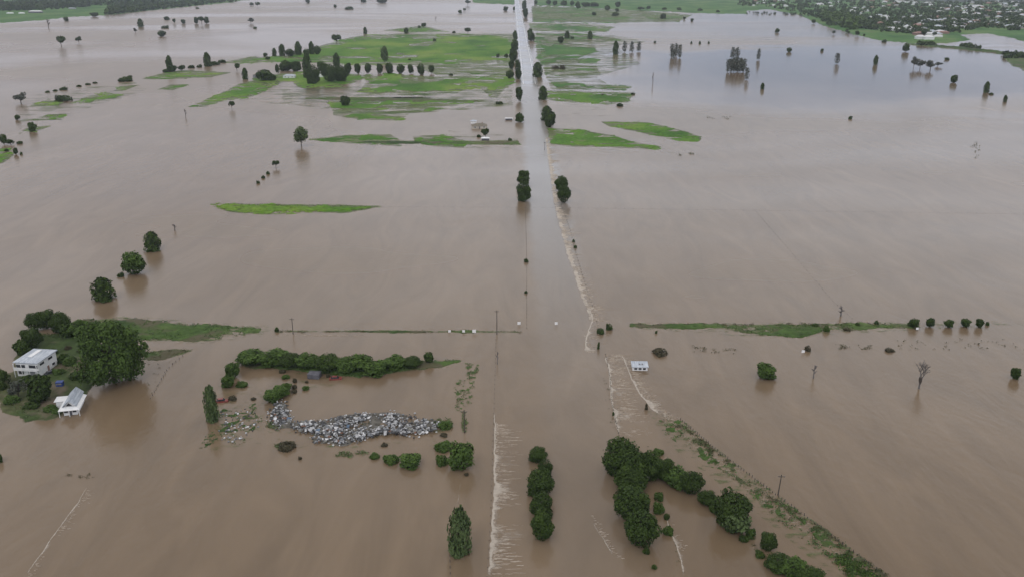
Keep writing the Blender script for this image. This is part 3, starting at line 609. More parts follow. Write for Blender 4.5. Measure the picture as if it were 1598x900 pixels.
# ---- foreground rows
row([('fig',970,680,742,60),('fig',985,697,752,50),('fig',984,728,770,52),('fig',987,756,814,58),('fig',1001,794,855,54)],
    'from the far end of the tall dark trees right of the drowned road', 'tall dark trees right of the drowned road')
row([('fig',839,696,722,30),('fig',851,714,745,24),('fig',843,731,776,44),('fig',845,764,808,36),('fig',846,797,844,35)],
    'from the far end of the dark trees on the drowned median', 'dark trees on the drowned median')
row([('fig',1016,700,752,38),('fig',1038,716,750,36),('green',1057,728,763,40),('fig',1079,733,772,38),('fig',1103,763,789,30)],
    'from the far end of the dense thicket slanting right of the tall trees', 'thicket trees slanting right')
plant('fig',1142,764,828,56,'large rounded tree at the bend of the slanting thicket')
plant('pale',1150,790,834,48,'greyish sparse tree leaning against the large rounded thicket tree')
row([('shrub',1118,780,802,30),('shrub',1130,795,822,30),('gshrub',1172,821,843,20),('shrub',1160,832,847,18),('fig',1199,829,860,26),('shrub',1186,856,872,18)],
    'from the far end of the low shrubs below the large thicket tree', 'low shrubs below the large thicket tree')
row([('fig',1216,860,893,42),('green',1238,868,902,40),('fig',1262,880,915,46)],
    'from the left of the bushy trees at the bottom right edge', 'bushy trees at the bottom right edge')
row([('gshrub',1028,764,784,18),('gshrub',1028,780,804,22),('gshrub',1043,817,837,20),('shrub',1040,798,812,11),('shrub',1009,850,866,13),('shrub',1021,878,889,11),('gshrub',1027,697,712,20)],
    'from the far end of the small bushes beside the tall dark trees', 'small bushes beside the tall dark trees')
plant('column',717,795,868,36,'feathery grey-green tree standing alone at the bottom centre')
plant('pale',707,838,866,18,'thin side clump at the left foot of the feathery bottom tree')
plant('green',719,685,737,46,'bright bushy tree right of the rubble heap')
row([('gshrub',691,686,706,32),('gshrub',690,706,729,24),('gshrub',695,653,672,28),('bshrub',693,674,681,14),('bshrub',728,736,743,9)],
    'from the top of the bushes clustered by the bright bushy tree', 'bushes clustered by the bright bushy tree')
row([('green',641,705,731,40),('gshrub',611,706,725,30),('gshrub',585,704,717,20),('bshrub',600,689,697,13),('bshrub',468,710,718,7),('bshrub',447,689,701,32)],
    'from the right of the bushes below the rubble heap', 'bushes below the rubble heap')
plant('column',329,603,661,21,'slim poplar beside the scrappy low island')
row([('green',362,562,592,26),('green',355,583,607,24),('gshrub',378,592,605,22),('green',392,541,572,54),('green',425,542,572,52),('fig',452,547,576,40),('green',480,547,578,42),('fig',511,547,581,46),
     ('green',540,554,584,42),('green',563,548,582,42),('green',585,561,586,46),('green',616,553,577,42),('fig',642,554,575,36)],
    'from the left of the long curved hedge above the rubble heap', 'long curved hedge above the rubble heap')
plant('round',669,545,568,20,'dark reddish-green tree standing at the right end of the long hedge')
row([('green',425,605,629,30),('green',437,599,622,30),('green',446,595,612,20)],
    'from the left of the three bushes between the hedge and the rubble', 'bushes between the hedge and the rubble')
row([('bshrub',441,574,583,14),('gshrub',446,582,592,16),('bshrub',460,588,598,9),('bshrub',459,598,608,10),('bshrub',459,606,614,11),('gshrub',477,600,610,13),('bshrub',479,592,598,7),
     ('bshrub',512,580,590,9),('gshrub',525,579,586,11),('bshrub',363,614,626,16),('bshrub',395,618,625,10)],
    'from the hedge side of the weedy clumps inside the curved hedge', 'weedy clumps inside the curved hedge')
# ---- homestead
plant('willow',172,484,613,110,'huge spreading green willow beside the white farmhouse')
row([('fig',52,484,517,32),('fig',71,480,516,36),('fig',93,482,522,34),('fig',48,508,547,36),('round',34,528,553,24),('green',121,496,526,36),('round',106,503,527,30)],
    'in the dark grove behind the white two-storey house counting from the back left', 'dark grove behind the white two-storey house')
row([('round',61,580,630,40),('grey',26,588,622,34),('round',5,570,602,22),('round',42,585,603,26),('shrub',-4,700,726,16)],
    'of the trees in front of the white houses by the left edge', 'trees in front of the white houses')
row([('gshrub',99,548,570,22),('gshrub',86,556,572,16),('gshrub',92,575,584,24),('bshrub',106,537,548,14),('gshrub',90,634,648,20),('gshrub',108,552,574,26),('shrub',118,575,596,26),('shrub',84,540,556,16),('gshrub',78,628,646,26),('shrub',50,622,640,30),('gshrub',18,612,634,30),('shrub',2,590,612,20)],
    'of the garden bushes around the two white houses', 'garden bushes around the two white houses')
row([('cone',237,362,394,25),('green',208,389,432,40),('cone',160,433,471,34)], 'counting down the line of three lone trees above the white farmhouse', 'lone trees above the white farmhouse')
plant('shrub',188,424,434,13,'small bush at the foot of the round lone tree')
plant('snag',273,350,360,12,'snapped twiggy snag right of the lone trees')
# ---- middle roadside
row([('fig',817,264,292,22),('fig',817,279,316,26)], 'crown of the tree pair left of the drowned road', 'tree pair left of the drowned road')
row([('fig',876,272,300,22),('fig',880,286,319,24)], 'crown of the tree pair right of the drowned road', 'tree pair right of the drowned road')
row([('round',811,175,192,16),('round',810,133,160,14),('round',809,108,124,11),('round',796,108,124,16),('round',808,92,112,10),('round',798,92,110,11),('round',801,76,98,15),('round',803,60,81,12),('round',804,46,64,9),('round',802,10,18,4)],
    'going away up the left verge of the highway', 'trees on the left verge of the highway')
row([('cone',853,166,190,18),('round',858,174,200,19),('cone',847,135,157,14),('cone',839,98,122,16),('round',829,48,65,13),('round',827,44,56,8),('round',820,13,29,9),('round',818,1,16,8)],
    'going away up the right verge of the highway', 'trees on the right verge of the highway')
row([('shrub',895,372,380,5),('shrub',898,381,389,6),('shrub',821,402,411,9),('shrub',821,452,459,6),('shrub',937,509,523,15),('shrub',951,502,517,13),('shrub',934,530,548,5),('shrub',1024,514,521,5),
     ('bshrub',1009,626,642,6),('shrub',957,640,650,4)],
    'of the tiny bushes poking up along the drowned road', 'tiny bushes along the drowned road')
plant('bshrub',1031,541,555,29,'flat brown bush isolated right of the white water')
plant('green',1196,565,593,31,'round green bushy tree alone in the right-hand flood')
plant('round',1585,572,592,17,'dark little tree by the right edge')
plant('bare',1434,564,606,36,'leafless branching tree alone in the right-hand flood')
plant('snag',1269,569,590,14,'twisted bare stump tree right of the round green one')
plant('bshrub',1261,536,550,12,'dark bush beside the small white board')
row([('round',1426,496,511,16),('round',1452,495,511,16),('round',1481,496,512,17),('round',1507,495,511,17),('round',1529,496,511,13),('shrub',1541,500,509,7)],
    'from the left of the round trees at the right end of the grass bank', 'round trees at the right end of the grass bank')
row([('shrub',1272,502,511,14),('gshrub',1290,505,520,12),('shrub',1338,501,510,8),('shrub',1368,498,507,8),('bshrub',1322,509,517,13),('bshrub',1388,540,550,17),('bshrub',1430,508,515,8)],
    'of the scattered bushes along the right-hand grass bank', 'bushes along the right-hand grass bank')
plant('snag',1312,478,493,16,'twiggy snag above the right-hand grass bank')
plant('snag',776,548,568,8,'short stump below the tall pole left of the road')
plant('shrub',432,508,519,8,'dark bush left of the shorter pole'); 
# ---- farm and driveway
row([('round',542.6,97,117,13),('round',557.8,98,116.5,12),('round',573.8,96,116.5,13),('round',592.7,99,116,12),('round',607.8,98,116,12.5),('round',624.8,99,116,14),('round',640.9,99,116,11),('round',656.9,98,118,13),('round',673,99,116,12)],
    'from the left of the evenly spaced driveway trees', 'evenly spaced driveway trees')
row([('round',412,108,127,26),('round',433,97,117,10),('round',445,94,112,20),('round',461,95,112,20),('dcolumn',479,86,124,14),('fig',487,98,133,26),('round',502,94,114,18),('fig',514,98,130,28),('fig',531,100,129,24),('dcolumn',525,84,106,11),('round',425,114,127,16)],
    'from the left of the dark shelter trees around the farmhouse', 'dark shelter trees around the farmhouse')
row([('round',414,82,89,8),('dcolumn',428,76,88,7),('dcolumn',440,70,88,10),('round',452,75,89,17),('dcolumn',465,66,87,11),('round',478,75,88,12),('dcolumn',486,66,86,9),('round',495,70,86,13),('umbrella',525,52,69,20),('shrub',418,87,95,9)],
    'from the left of the trees along the far shore edge of the paddock', 'trees along the far edge of the paddock')
plant('pale',600,71,98,14,'hazy leaning feathery tree in the bright paddock')
row([('shrub',678,59,66,6),('dcolumn',570,43,54,6),('dcolumn',634,44,53,7),('round',661,34,44,10),('shrub',654,39,45,6),('umbrella',730,42,54,12),('shrub',708,48,53,7),('round',777,82,92,8),('round',790,82,92,7),('shrub',639,91,95,6)],
    'of the scattered trees in and behind the bright paddock', 'scattered trees behind the bright paddock')
row([('round',539,150,166,16),('round',758,197,215,20),('shrub',747,209,216,8),('shrub',796,215,221,8),('shrub',779,159,162.5,15),('shrub',704,114,119,8)],
    'of the trees dotting the drowned paddocks left of the road', 'trees in the drowned left paddocks')
plant('pale',469,197,229,26,'tall pale gum tree standing alone left of the road',clear=0.14)
plant('umbrella',430,249,263,15,'small dark umbrella tree above three round bushes')
row([('shrub',418,266,274,7),('shrub',411,273,280,7),('shrub',403,281,288,7)], 'from the top of three round bushes in a slanting line', 'three round bushes in a slanting line')
# ---- left far water
row([('dcolumn',264,88,113,10),('round',269,101,113,17),('round',283,100,111,13),('shrub',298,101,108,13),('shrub',311,100,107,10),('dcolumn',323,83,105,11),('shrub',333,96,102,20),('shrub',346,93,99,16),('umbrella',369,97,112,13),('dcolumn',382,107,125,9),('umbrella',361,156,171,12),('snag',290,171,184,7),('round',258,108,113,10)],
    'from the left of the trees on and near the long far-left grass strip', 'trees near the far-left grass strip')
row([('grey',31,143,162,26),('round',27,178,188,10),('round',50,190,206,12),('round',5,207,227,14),('round',16,215,227,16),('shrub',31,219,226,10),('round',24,230,242,9),('shrub',33,236,243,5),('shrub',10,231,238,8)],
    'of the dark trees near the left edge', 'dark trees near the left edge')
row([('shrub',74,141.5,145,9),('shrub',86,139.5,143,9),('shrub',99,136.5,141,15),('shrub',123,132.5,136,10),('shrub',137,129.5,133.5,10),('shrub',148,127.5,131,9),('shrub',203,117.5,121,9),('shrub',100,152,155,30),('shrub',196,122.5,125,26)],
    'of the low drowned hedge tops on the left', 'low drowned hedge tops on the left')
row([('umbrella',94,54,74,18),('umbrella',122,56,69,11),('snag',76,31,44,10),('round',103,26,34,8),('round',147,19,27,15)],
    'of the isolated trees off the far left shore', 'isolated trees off the far left shore')
row([('dcolumn',219,30,43,9),('grey',211,44,52,8),('round',260,26,32,9),('round',272,28,37,7),('round',286,30,38,8),('round',252,47,58,14),('round',306,26,38,8),('umbrella',314,24,38,11),('round',322,25,38,9),
     ('shrub',308,11,15,7),('round',393,3,10,8),('umbrella',402,2,12,8),('grey',391,28,37,13),('shrub',398,41,46,7),('shrub',257,41.5,43.5,14)],
    'of the scattered trees in the wide far-left water', 'scattered trees in the far-left water')
row([('round',523,7,13,6),('shrub',545,10,16,17),('round',567,-2,5,11),('round',596,-2,5,18),('umbrella',730,-1,9,10),('round',725,12,18,6),('round',718,15,22,7),('round',480,-3,6,7),('round',789,10,18,8),('snag',680,27,32,5)],
    'of the tiny trees in the far water at the top of the photo', 'tiny trees in the far top water')
# ---- right far
row([('dcolumn',961,65,86,9),('ghost',975,65,82,7),('ghost',986,66,82,7),('ghost',997,66,81,7),('ghost',1049,70,90,7),('ghost',1055,69,88,7),('ghost',1061,71,91,7),('ghost',1051,78,92,8),('ghost',1144,75,92,8),('ghost',1151,75,91,8)],
    'from the left of the bare drowned trunks right of the road', 'bare drowned trunks right of the road')
row([('ghost',1136,94,113,6),('ghost',1141,93,113,8),('ghost',1146,91,113,9),('ghost',1151,91,113,9),('ghost',1156,92,113,9),('ghost',1161,93,113,9),('grey',1152,97,113,24),('ghost',1166,107,125,7),('ghost',1184,77,94,6),('dcolumn',1190,130,140,6)],
    'in the grey clump of drowned trees in the blue reflection', 'grey clump of drowned trees')
row([('round',1232,74,82,8),('round',1213,44,52,8),('shrub',1283,75,82,6),('ghost',1307,84,100,8),('dcolumn',1367,87,102,7),('grey',1427,88,107,12),('grey',1437,90,108,16),('grey',1453,94,110,20),('shrub',1478,89,95,9),('grey',1464,96,104,14),
     ('round',1489,117,130,12),('cone',1540,128,146,9),('shrub',1547,144,149,8),('cone',1569,149,160,6)],
    'from the left of the trees scattered in the flood below the town', 'trees scattered in the flood below the town')
row([('round',1414,66,82,13),('shrub',1380,61,68,9),('round',1270,29,38,8),('snag',1018,114,132,4),('shrub',1327,180,188,7),('shrub',1022,63,69,5),('shrub',1079,64,70,4),('shrub',1092,63,71,4),('shrub',1106,64,70,4)],
    'of the outlying trees in the right-hand flood', 'outlying trees in the right-hand flood')
row([('dcolumn',885,49,61,8),('round',875,57,68,11),('dcolumn',921,49,62,8),('round',893,56,62,7),('round',1035,21,30,10),('round',1068,26,31,6),('round',1080,29,34,5),('round',960,19,26,13),('round',927,18,25,9),('round',963,12,20,7),
     ('bshrub',866,101,109,16),('bshrub',878,100,110,12),('shrub',967,160,168,12),('shrub',988,144,149,8),('bshrub',940,146,150,5)],
    'of the trees among the far drowned paddocks right of the road', 'trees among the far right paddocks')
row([('round',856,-1,8,10),('round',866,1,9,9),('round',880,-2,12,12),('round',893,0,10,9),('round',902,1,15,10),('round',915,4,11,16),('round',928,4,11,14),('round',948,8,17,9),('round',964,3,12,9),('round',1000,9,17,14),('round',1012,9,15,8),('round',836,0,8,6),('shrub',1037,11,17,9),('shrub',1060,11,18,9),('shrub',1092,12,19,9),('shrub',1120,15,21,7)],
    'from the left of the trees fringing the far right plain', 'trees fringing the far right plain')

# ------------------------------------------------------------------ woods (uncountable far masses) and the town's trees
def woods(name, polys, n, hmin, hmax, mat, label):
    Cs, Ds, Ss, Ts = [], [], [], []
    for P in polys:
        P = np.array(P, float); cnt = 0; k = 0
        while cnt < n and k < n*30:
            k += 1; x = random.uniform(P[:, 0].min(), P[:, 0].max()); y = random.uniform(P[:, 1].min(), P[:, 1].max()); ins = False
            for i in range(len(P)):
                a = P[i]; b = P[(i+1) % len(P)]
                if (a[1] > y) != (b[1] > y) and x < (b[0]-a[0])*(y-a[1])/(b[1]-a[1])+a[0]: ins = not ins
            if not ins: continue
            cnt += 1; g = G(x, y); h = random.uniform(hmin, hmax); r = h*random.uniform(0.4, 0.7); m = 26
            d = unit(m); C = d*np.array([r, r, h*0.5])*rng.uniform(0.7, 1.05, (m, 1))+np.array([g.x, g.y, h*0.5])
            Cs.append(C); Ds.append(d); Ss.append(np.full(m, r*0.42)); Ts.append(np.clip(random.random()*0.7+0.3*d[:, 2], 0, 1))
    if Cs: tag(link(name, leaf_mesh(name, np.concatenate(Cs), np.concatenate(Ds), np.concatenate(Ss), mat, np.concatenate(Ts))), label, name.replace('_', ' '), kind='stuff')
woods('woodland', [[(-60,6),(60,5),(140,4),(140,12),(60,17),(-60,20)],[(60,-8),(200,-8),(420,-8),(330,3),(200,10),(60,8)]], 500, 10, 20, M['leaf_dark'], 'dark belt of woods along the far left shore')
woods('woodland', [[(180,12),(240,8),(330,2),(375,-1),(370,3),(310,9),(260,14),(205,20),(165,24),(170,14)]], 420, 9, 16, M['leaf_dark'], 'dusky scrub lining the far left waterline')
woods('woodland', [[(1150,-12),(1800,-12),(1800,50),(1590,50),(1540,46),(1500,50),(1440,56),(1380,50),(1330,44),(1290,34),(1250,22),(1200,12),(1150,10)]], 3800, 6, 13, M['leaf_dark'], 'trees filling the gaps between the far town houses')
woods('woodland', [[(1283,22),(1320,26),(1360,42),(1330,48),(1300,42),(1283,36)]], 160, 12, 20, M['leaf_mid'], 'taller green trees at the near corner of the far town')
woods('woodland', [[(840,-10),(1160,-10),(1160,-4),(840,-4)]], 120, 8, 16, M['leaf_dark'], 'tree belt on the far edge of the green plain')
woods('scrub', [[(1500,70),(1530,76),(1530,79),(1500,75)],[(1430,68),(1460,70),(1460,73),(1430,71)],[(1565,84),(1598,87),(1598,92),(1568,92)],[(1150,19),(1290,25),(1285,28),(1160,22)]], 40, 4, 8, M['leaf_dark'], 'scrub on the long embankment below the town')

# ------------------------------------------------------------------ weeds / debris
def in_poly(P, x, y):
    ins = False
    for i in range(len(P)):
        a = P[i]; b = P[(i+1) % len(P)]
        if (a[1] > y) != (b[1] > y) and x < (b[0]-a[0])*(y-a[1])/(b[1]-a[1])+a[0]: ins = not ins
    return ins
def weeds(polys, n, size, mat, label, clump=10, name='weeds'):
    C = []; S = []; D = []; T = []
    for P in polys:
        xs = [p[0] for p in P]; ys = [p[1] for p in P]; c = 0; k = 0
        while c < n and k < n*40:
            k += 1; x = random.uniform(min(xs), max(xs)); y = random.uniform(min(ys), max(ys))
            if not in_poly(P, x, y): continue
            if float(fbm(np.array(x/9.0), np.array(y/5.0), 3)) < -0.03: continue
            c += 1; g = G(x, y); s = size*random.uniform(0.5, 1.6); tn = random.random()
            for j in range(clump):
                a = random.uniform(0, 6.28); q = random.random()**0.5*s
                C.append((g.x+q*math.cos(a)*1.5, g.y+q*math.sin(a)*1.2, s*random.uniform(0.05, 0.8))); D.append((math.cos(a), math.sin(a), 0.5)); S.append(s*random.uniform(0.2, 0.42)); T.append(min(1, max(0, tn+random.uniform(-.3, .3))))
    tag(link(name, leaf_mesh(name, np.array(C), np.array(D), np.array(S), mat, np.array(T))), label, 'weeds', kind='stuff')
weeds([[(1028,655),(1062,655),(1115,702),(1160,735),(1205,768),(1245,800),(1300,838),(1386,900),(1330,900),(1290,868),(1240,832),(1195,798),(1150,752),(1100,715),(1040,676)]], 430, 0.42, M['weed'], 'green weeds along the slanting embankment', 9)
weeds([[(1180,762),(1225,785),(1300,835),(1392,903),(1375,903),(1290,840),(1215,790)],[(1055,655),(1115,700),(1160,735),(1155,738),(1105,705),(1050,662)]], 220, 0.34, M['weed_brown'], 'brown weed edge of the slanting embankment', 8)
weeds([[(1330,865),(1372,900),(1322,900),(1298,868)]], 190, 0.5, M['leaf_mid'], 'thick dark weeds in the bottom right corner', 10)
weeds([[(200,496),(300,505),(408,512),(404,519),(330,530),(200,530)]], 520, 0.42, M['weed'], 'tall grass on the bank behind the willow', 9)
weeds([[(225,548),(298,545),(284,553),(230,560)]], 70, 0.4, M['weed_brown'], 'weeds on the short bank right of the willow', 8)
weeds([[(375,556),(500,566),(717,561),(640,577),(560,588),(500,581),(380,570)]], 520, 0.42, M['weed'], 'long grass on the bund under the hedge', 8)
weeds([[(345,640),(398,632),(408,655),(378,695),(345,690),(308,702),(325,680)]], 150, 0.30, M['weed'], 'weeds on the scrappy island beside the poplar', 7)
weeds([[(728,567),(745,567),(744,590),(730,591)],[(712,594),(740,592),(732,645),(712,645)],[(722,640),(727,640),(726,674),(722,674)]], 75, 0.40, M['weed'], 'weeds on the narrow mound left of the road', 8)
weeds([[(985,506),(1430,505),(1440,511),(1285,515),(1250,524),(1190,523),(1120,513)]], 420, 0.36, M['weed'], 'weeds along the right-hand grass bank', 7)
weeds([[(990,505),(1440,504),(1440,508),(990,508)]], 240, 0.36, M['weed_brown'], 'dark weed line on the crest of the right-hand bank', 7)
weeds([[(1395,530),(1500,530),(1598,528),(1598,546),(1500,546),(1395,547)],[(1080,540),(1150,544),(1150,553),(1080,549)],[(1300,537),(1360,539),(1360,545),(1300,544)]], 50, 0.38, M['weed_brown'], 'scattered weed tips right of the road', 6)
weeds([[(430,515),(480,515),(480,519),(430,519)],[(500,515),(600,515),(600,518),(500,518)],[(600,515),(815,515),(815,519),(600,519)]], 90, 0.28, M['weed_brown'], 'weeds along the drowned verge with the signs', 6)
weeds([[(0,620),(90,622),(95,650),(40,656),(10,640)],[(80,560),(125,560),(118,580),(85,582)],[(60,520),(125,522),(120,530),(64,528)]], 240, 0.4, M['weed'], 'rough garden grass around the white houses', 8)
weeds([[(530,706),(560,703),(575,706),(560,712),(520,713)],[(430,690),(465,690),(465,701),(430,700)],[(660,655),(700,652),(706,664),(690,672),(662,668)],[(415,655),(440,664),(436,672),(418,668)]], 70, 0.42, M['weed'], 'grass tufts round the rubble heap', 8)
weeds([[(430,640),(500,662),(600,655),(690,662),(600,680),(520,690),(470,672)]], 110, 0.38, M['weed_brown'], 'weeds growing through the rubble heap', 7)
weeds([[(335,318),(590,322),(560,329),(420,333),(350,328)]], 500, 0.38, M['weed'], 'grass on the long bank alone in the flood', 6)
weeds([[(1000,680),(1012,690),(1070,900),(1060,900),(1035,800)],[(1165,840),(1180,850),(1200,870),(1190,872)],[(105,740),(145,740),(145,746),(105,746)],[(940,580),(952,600),(966,680),(960,680),(948,630)],[(228,560),(285,556),(236,625),(230,622)]], 22, 0.3, M['weed_brown'], 'thin weed tips beside the white water', 6)
weeds([[(1510,222),(1530,222),(1530,250),(1518,250)],[(1105,178),(1140,182),(1138,188),(1100,185)],[(1060,240),(1082,240),(1082,243),(1060,243)]], 16, 0.8, M['weed_brown'], 'faint reeds far out in the right-hand flood', 6)

# rubble blocks heaped beside the hedge
def rock_mesh(seed):
    rnd = random.Random(seed); import bmesh
    bm = bmesh.new(); bmesh.ops.create_icosphere(bm, subdivisions=1, radius=1.0)
    for v in bm.verts: v.co *= rnd.uniform(0.65, 1.15)
    for v in bm.verts: v.co.z *= 0.7; v.co.x = max(-0.75, min(0.8, v.co.x)); v.co.y = max(-0.8, min(0.75, v.co.y))
    m = bpy.data.meshes.new('rubble_block'); bm.to_mesh(m); bm.free(); return m
def slab_mesh():
    mb = MB(); mb.box((0, 0, 0), (2, 1.2, 0.28)); return mesh('rubble_block', mb.V, mb.F)
tones = [('white', (0.55, 0.56, 0.58), (0.72, 0.72, 0.73)), ('pale_grey', (0.32, 0.325, 0.335), (0.47, 0.47, 0.48)), ('blue_grey', (0.13, 0.137, 0.15), (0.22, 0.23, 0.245)), ('dark', (0.04, 0.04, 0.045), (0.09, 0.09, 0.09)), ('rusty', (0.12, 0.06, 0.04), (0.22, 0.13, 0.09)), ('dull_blue', (0.07, 0.11, 0.17), (0.13, 0.18, 0.25)), ('mid_grey', (0.14, 0.14, 0.13), (0.22, 0.22, 0.20))]
RM = {}
for nme, a, b in tones:
    RM[nme] = []
    mt = noisy(nme+'_rubble', a, b, 1.2, 0.8)
    for s in range(3):
        m = rock_mesh(s*7+len(nme)) if s < 2 else slab_mesh(); m.materials.append(mt); RM[nme].append(m)
MOUND = [(426,628),(440,626),(452,645),(452,655),(475,658),(500,657),(540,649),(570,645),(605,645),(640,648),(660,655),(690,660),(680,672),(650,678),(600,676),(570,683),(540,693),(525,695),(515,690),(500,690),(482,684),(498,680),(480,674),(455,670),(430,666),(422,650)]
WORD = {'white': 'white', 'pale_grey': 'pale grey', 'blue_grey': 'blue-grey', 'dark': 'nearly black', 'rusty': 'rust-brown', 'dull_blue': 'dull blue', 'mid_grey': 'mid grey'}
cnt = 0
while cnt < 290:
    x = random.uniform(420, 692); y = random.uniform(625, 696)
    if not in_poly(MOUND, x, y) or float(fbm(np.array(x/14.0), np.array(y/6.0), 3)) < -0.04: continue
    tone = random.choices(['white', 'pale_grey', 'blue_grey', 'dark', 'mid_grey', 'rusty', 'dull_blue'], [0.13, 0.25, 0.20, 0.20, 0.16, 0.04, 0.04])[0]
    s = random.uniform(0.38, 0.90)*(0.75 if tone == 'white' else 1.0); z = random.uniform(0.4, 0.95); g = G(x, y, z)
    o = link('rubble_block', random.choice(RM[tone]), None, (g.x, g.y, z), (s*random.uniform(0.7, 1.2), s*random.uniform(0.7, 1.2), s*random.uniform(0.5, 0.9)), random.uniform(0, 6.28))
    o.rotation_euler = (random.uniform(-0.4, 0.4), random.uniform(-0.4, 0.4), random.uniform(0, 6.28))
    part = ('at the narrow left end' if x < 470 else 'in the left half' if x < 540 else 'in the middle' if x < 600 else 'in the right half' if x < 650 else 'at the right tip'); edge_ = 'near the back edge' if y < 657 else 'near the front edge'
    tag(o, WORD[tone]+' lump '+part+' of the rubble heap '+edge_, 'rubble', 'blocks of the rubble heap'); cnt += 1
# small rubble that nobody could count
mb = MB(); k = 0
while k < 1700:
    x = random.uniform(340, 700); y = random.uniform(620, 700); jx, jy = random.gauss(0, 5), random.gauss(0, 2.5)
    if in_poly(MOUND, x, y) and float(fbm(np.array(x/14.0), np.array(y/6.0), 3)) > -0.06: pass
    elif in_poly([(345,642),(395,636),(405,655),(378,690),(352,686)], x, y) and random.random() < 0.13: pass
    else: continue
    k += 1; x += jx; y += jy; g = G(x, y, 0.15); s = random.uniform(0.22, 0.55); mb.box((g.x, g.y, random.uniform(0.35, 0.85) if in_poly(MOUND, x, y) else random.uniform(0.0, 0.3)), (s, s*random.uniform(.6, 1.4), s*0.6), random.choices([0, 1, 2, 3], [0.10, 0.27, 0.30, 0.33])[0], random.uniform(0, 3))
tag(link('rubble', mb.build('rubble', [RM['white'][0].materials[0], RM['pale_grey'][0].materials[0], RM['blue_grey'][0].materials[0], RM['dark'][0].materials[0]])), 'broken bits strewn through the rubble heap', 'rubble', kind='stuff')

# ------------------------------------------------------------------ white water
def foam_mat():
    m, T, b, out = new_mat('foam'); L = T.links
    uv = N(T, 'ShaderNodeUVMap', uv_map='UVMap'); mp = N(T, 'ShaderNodeMapping'); mp.inputs['Scale'].default_value = (1.3, 0.42, 1); L.new(uv.outputs[0], mp.inputs[0])
    nz = N(T, 'ShaderNodeTexNoise', inp={'Scale': 1.1, 'Detail': 8.0, 'Roughness': 0.74, 'Distortion': 0.9}); L.new(mp.outputs[0], nz.inputs['Vector'])
    at = N(T, 'ShaderNodeAttribute', attribute_name='dens')
    s = N(T, 'ShaderNodeMath', operation='ADD'); L.new(nz.outputs['Fac'], s.inputs[0]); L.new(at.outputs['Fac'], s.inputs[1])
    mr = N(T, 'ShaderNodeMapRange', interpolation_type='SMOOTHSTEP', inp={'From Min': 1.05, 'From Max': 1.62, 'To Min': 0.0, 'To Max': 0.85}); L.new(s.outputs[0], mr.inputs['Value'])
    L.new(mr.outputs[0], b.inputs['Alpha'])
    b.inputs['Base Color'].default_value = (0.50, 0.44, 0.37, 1); b.inputs['Roughness'].default_value = 0.7
    return m
M['foam'] = foam_mat()
def foam(pts, label, left=1.0, right=6.0, dens=0.75, name='white_water', crest=True):
    """pts: (x, y, metres of churned water to the right); ribbon along the weir line"""
    P = [G(p[0], p[1]) for p in pts]; W = [p[2] if len(p) > 2 else right for p in pts]
    # resample
    S = []; acc = 0
    for i in range(len(P)-1):
        L = (P[i+1]-P[i]).length; n = max(1, int(L/1.0))
        for k in range(n):
            f = k/n; q = P[i].lerp(P[i+1], f); S.append((q, W[i]*(1-f)+W[i+1]*f, acc+L*f))
        acc += L
    S.append((P[-1], W[-1], acc)); V = []; UV = []; D = []; F = []; nc = 9
    for i, (q, w, s) in enumerate(S):
        a = S[max(0, i-1)][0]; b = S[min(len(S)-1, i+1)][0]; d = (b-a).normalized(); nrm = Vector((d.y, -d.x, 0))
        if nrm.x < 0: nrm = -nrm
        wob = float(fbm(np.array(s/5.0), np.array(1.7), 3))*2.2
        end = min(1, s/4, (acc-s)/4)
        ww = 0.75*w*(0.4+1.9*abs(float(fbm(np.array(s/2.5), np.array(8.3), 3)))*2)
        for j in range(nc):
            f = j/(nc-1); off = -left+(left+ww)*f
            v = q+nrm*(off+wob*0.5)
            cd = ([0.0, 1.06, 1.08, 0.82, 0.74, 0.68, 0.62, 0.52, 0.25][j] if crest else [0.2, 0.55, 0.75, 0.8, 0.78, 0.8, 0.74, 0.5, 0.15][j])
            V.append((v.x, v.y, 0.02+0.05*(cd > 0.8))); UV.append((s, off)); D.append(cd*dens*max(0, end)**0.5*(1 if j < 3 and crest else 1.02+0.7*float(fbm(np.array(s/4.0), np.array(3.3), 3))*2))
    for i in range(len(S)-1):
        for j in range(nc-1): a = i*nc+j; F.append((a, a+1, a+nc+1, a+nc))
    m = mesh(name, V, np.array(F), [M['foam']], smooth=True)
    u = m.uv_layers.new(name='UVMap'); vi = np.zeros(len(m.loops), dtype=np.int32); m.loops.foreach_get('vertex_index', vi)
    u.data.foreach_set('uv', np.array(UV, dtype=np.float32)[vi].ravel())
    at = m.attributes.new('dens', 'FLOAT', 'POINT'); at.data.foreach_set('value', np.array(D, dtype=np.float32))
    tag(link(name, m), label, 'white water', kind='stuff')
foam([(773,640,.5),(773,690,2.0),(772,735,6),(771,770,6),(769,800,4),(767,840,5),(763,905,5)], 'white water spilling over the left edge of the drowned road', 0.5, dens=0.98)
foam([(852,215,3),(856,245,4),(862,290,4),(868,330,3.8),(877,360,3.8),(886,395,3.6),(897,425,3.2),(906,455,3.2),(915,478,3),(924,502,3)], 'pale current running along the right verge', 1.0, dens=1.30, crest=False)
foam([(945,556,10),(953,590,9),(958,625,9),(966,660,5)], 'broad ripples below the crossing', 0.5, dens=0.80, crest=False)
foam([(905,506,4),(913,530,3),(916,548,3)], 'rough current spreading across the drowned junction', 0.5, dens=0.84, crest=False)
foam([(990,585,3),(1008,620,4),(1035,648,4),(1060,668,2)], 'ripples trailing from the cabin toward the embankment', 0.5, dens=0.82, crest=False)
foam([(776,690,9),(776,740,12),(773,790,10),(770,850,11),(767,903,9)], 'long ripples drifting off the drowned road edge', 0.3, dens=0.70, crest=False)
foam([(921,478,2),(925,500,3),(917,522,4),(912,552,6)], 'white water fanning out at the crossing', 0.6, dens=0.95)
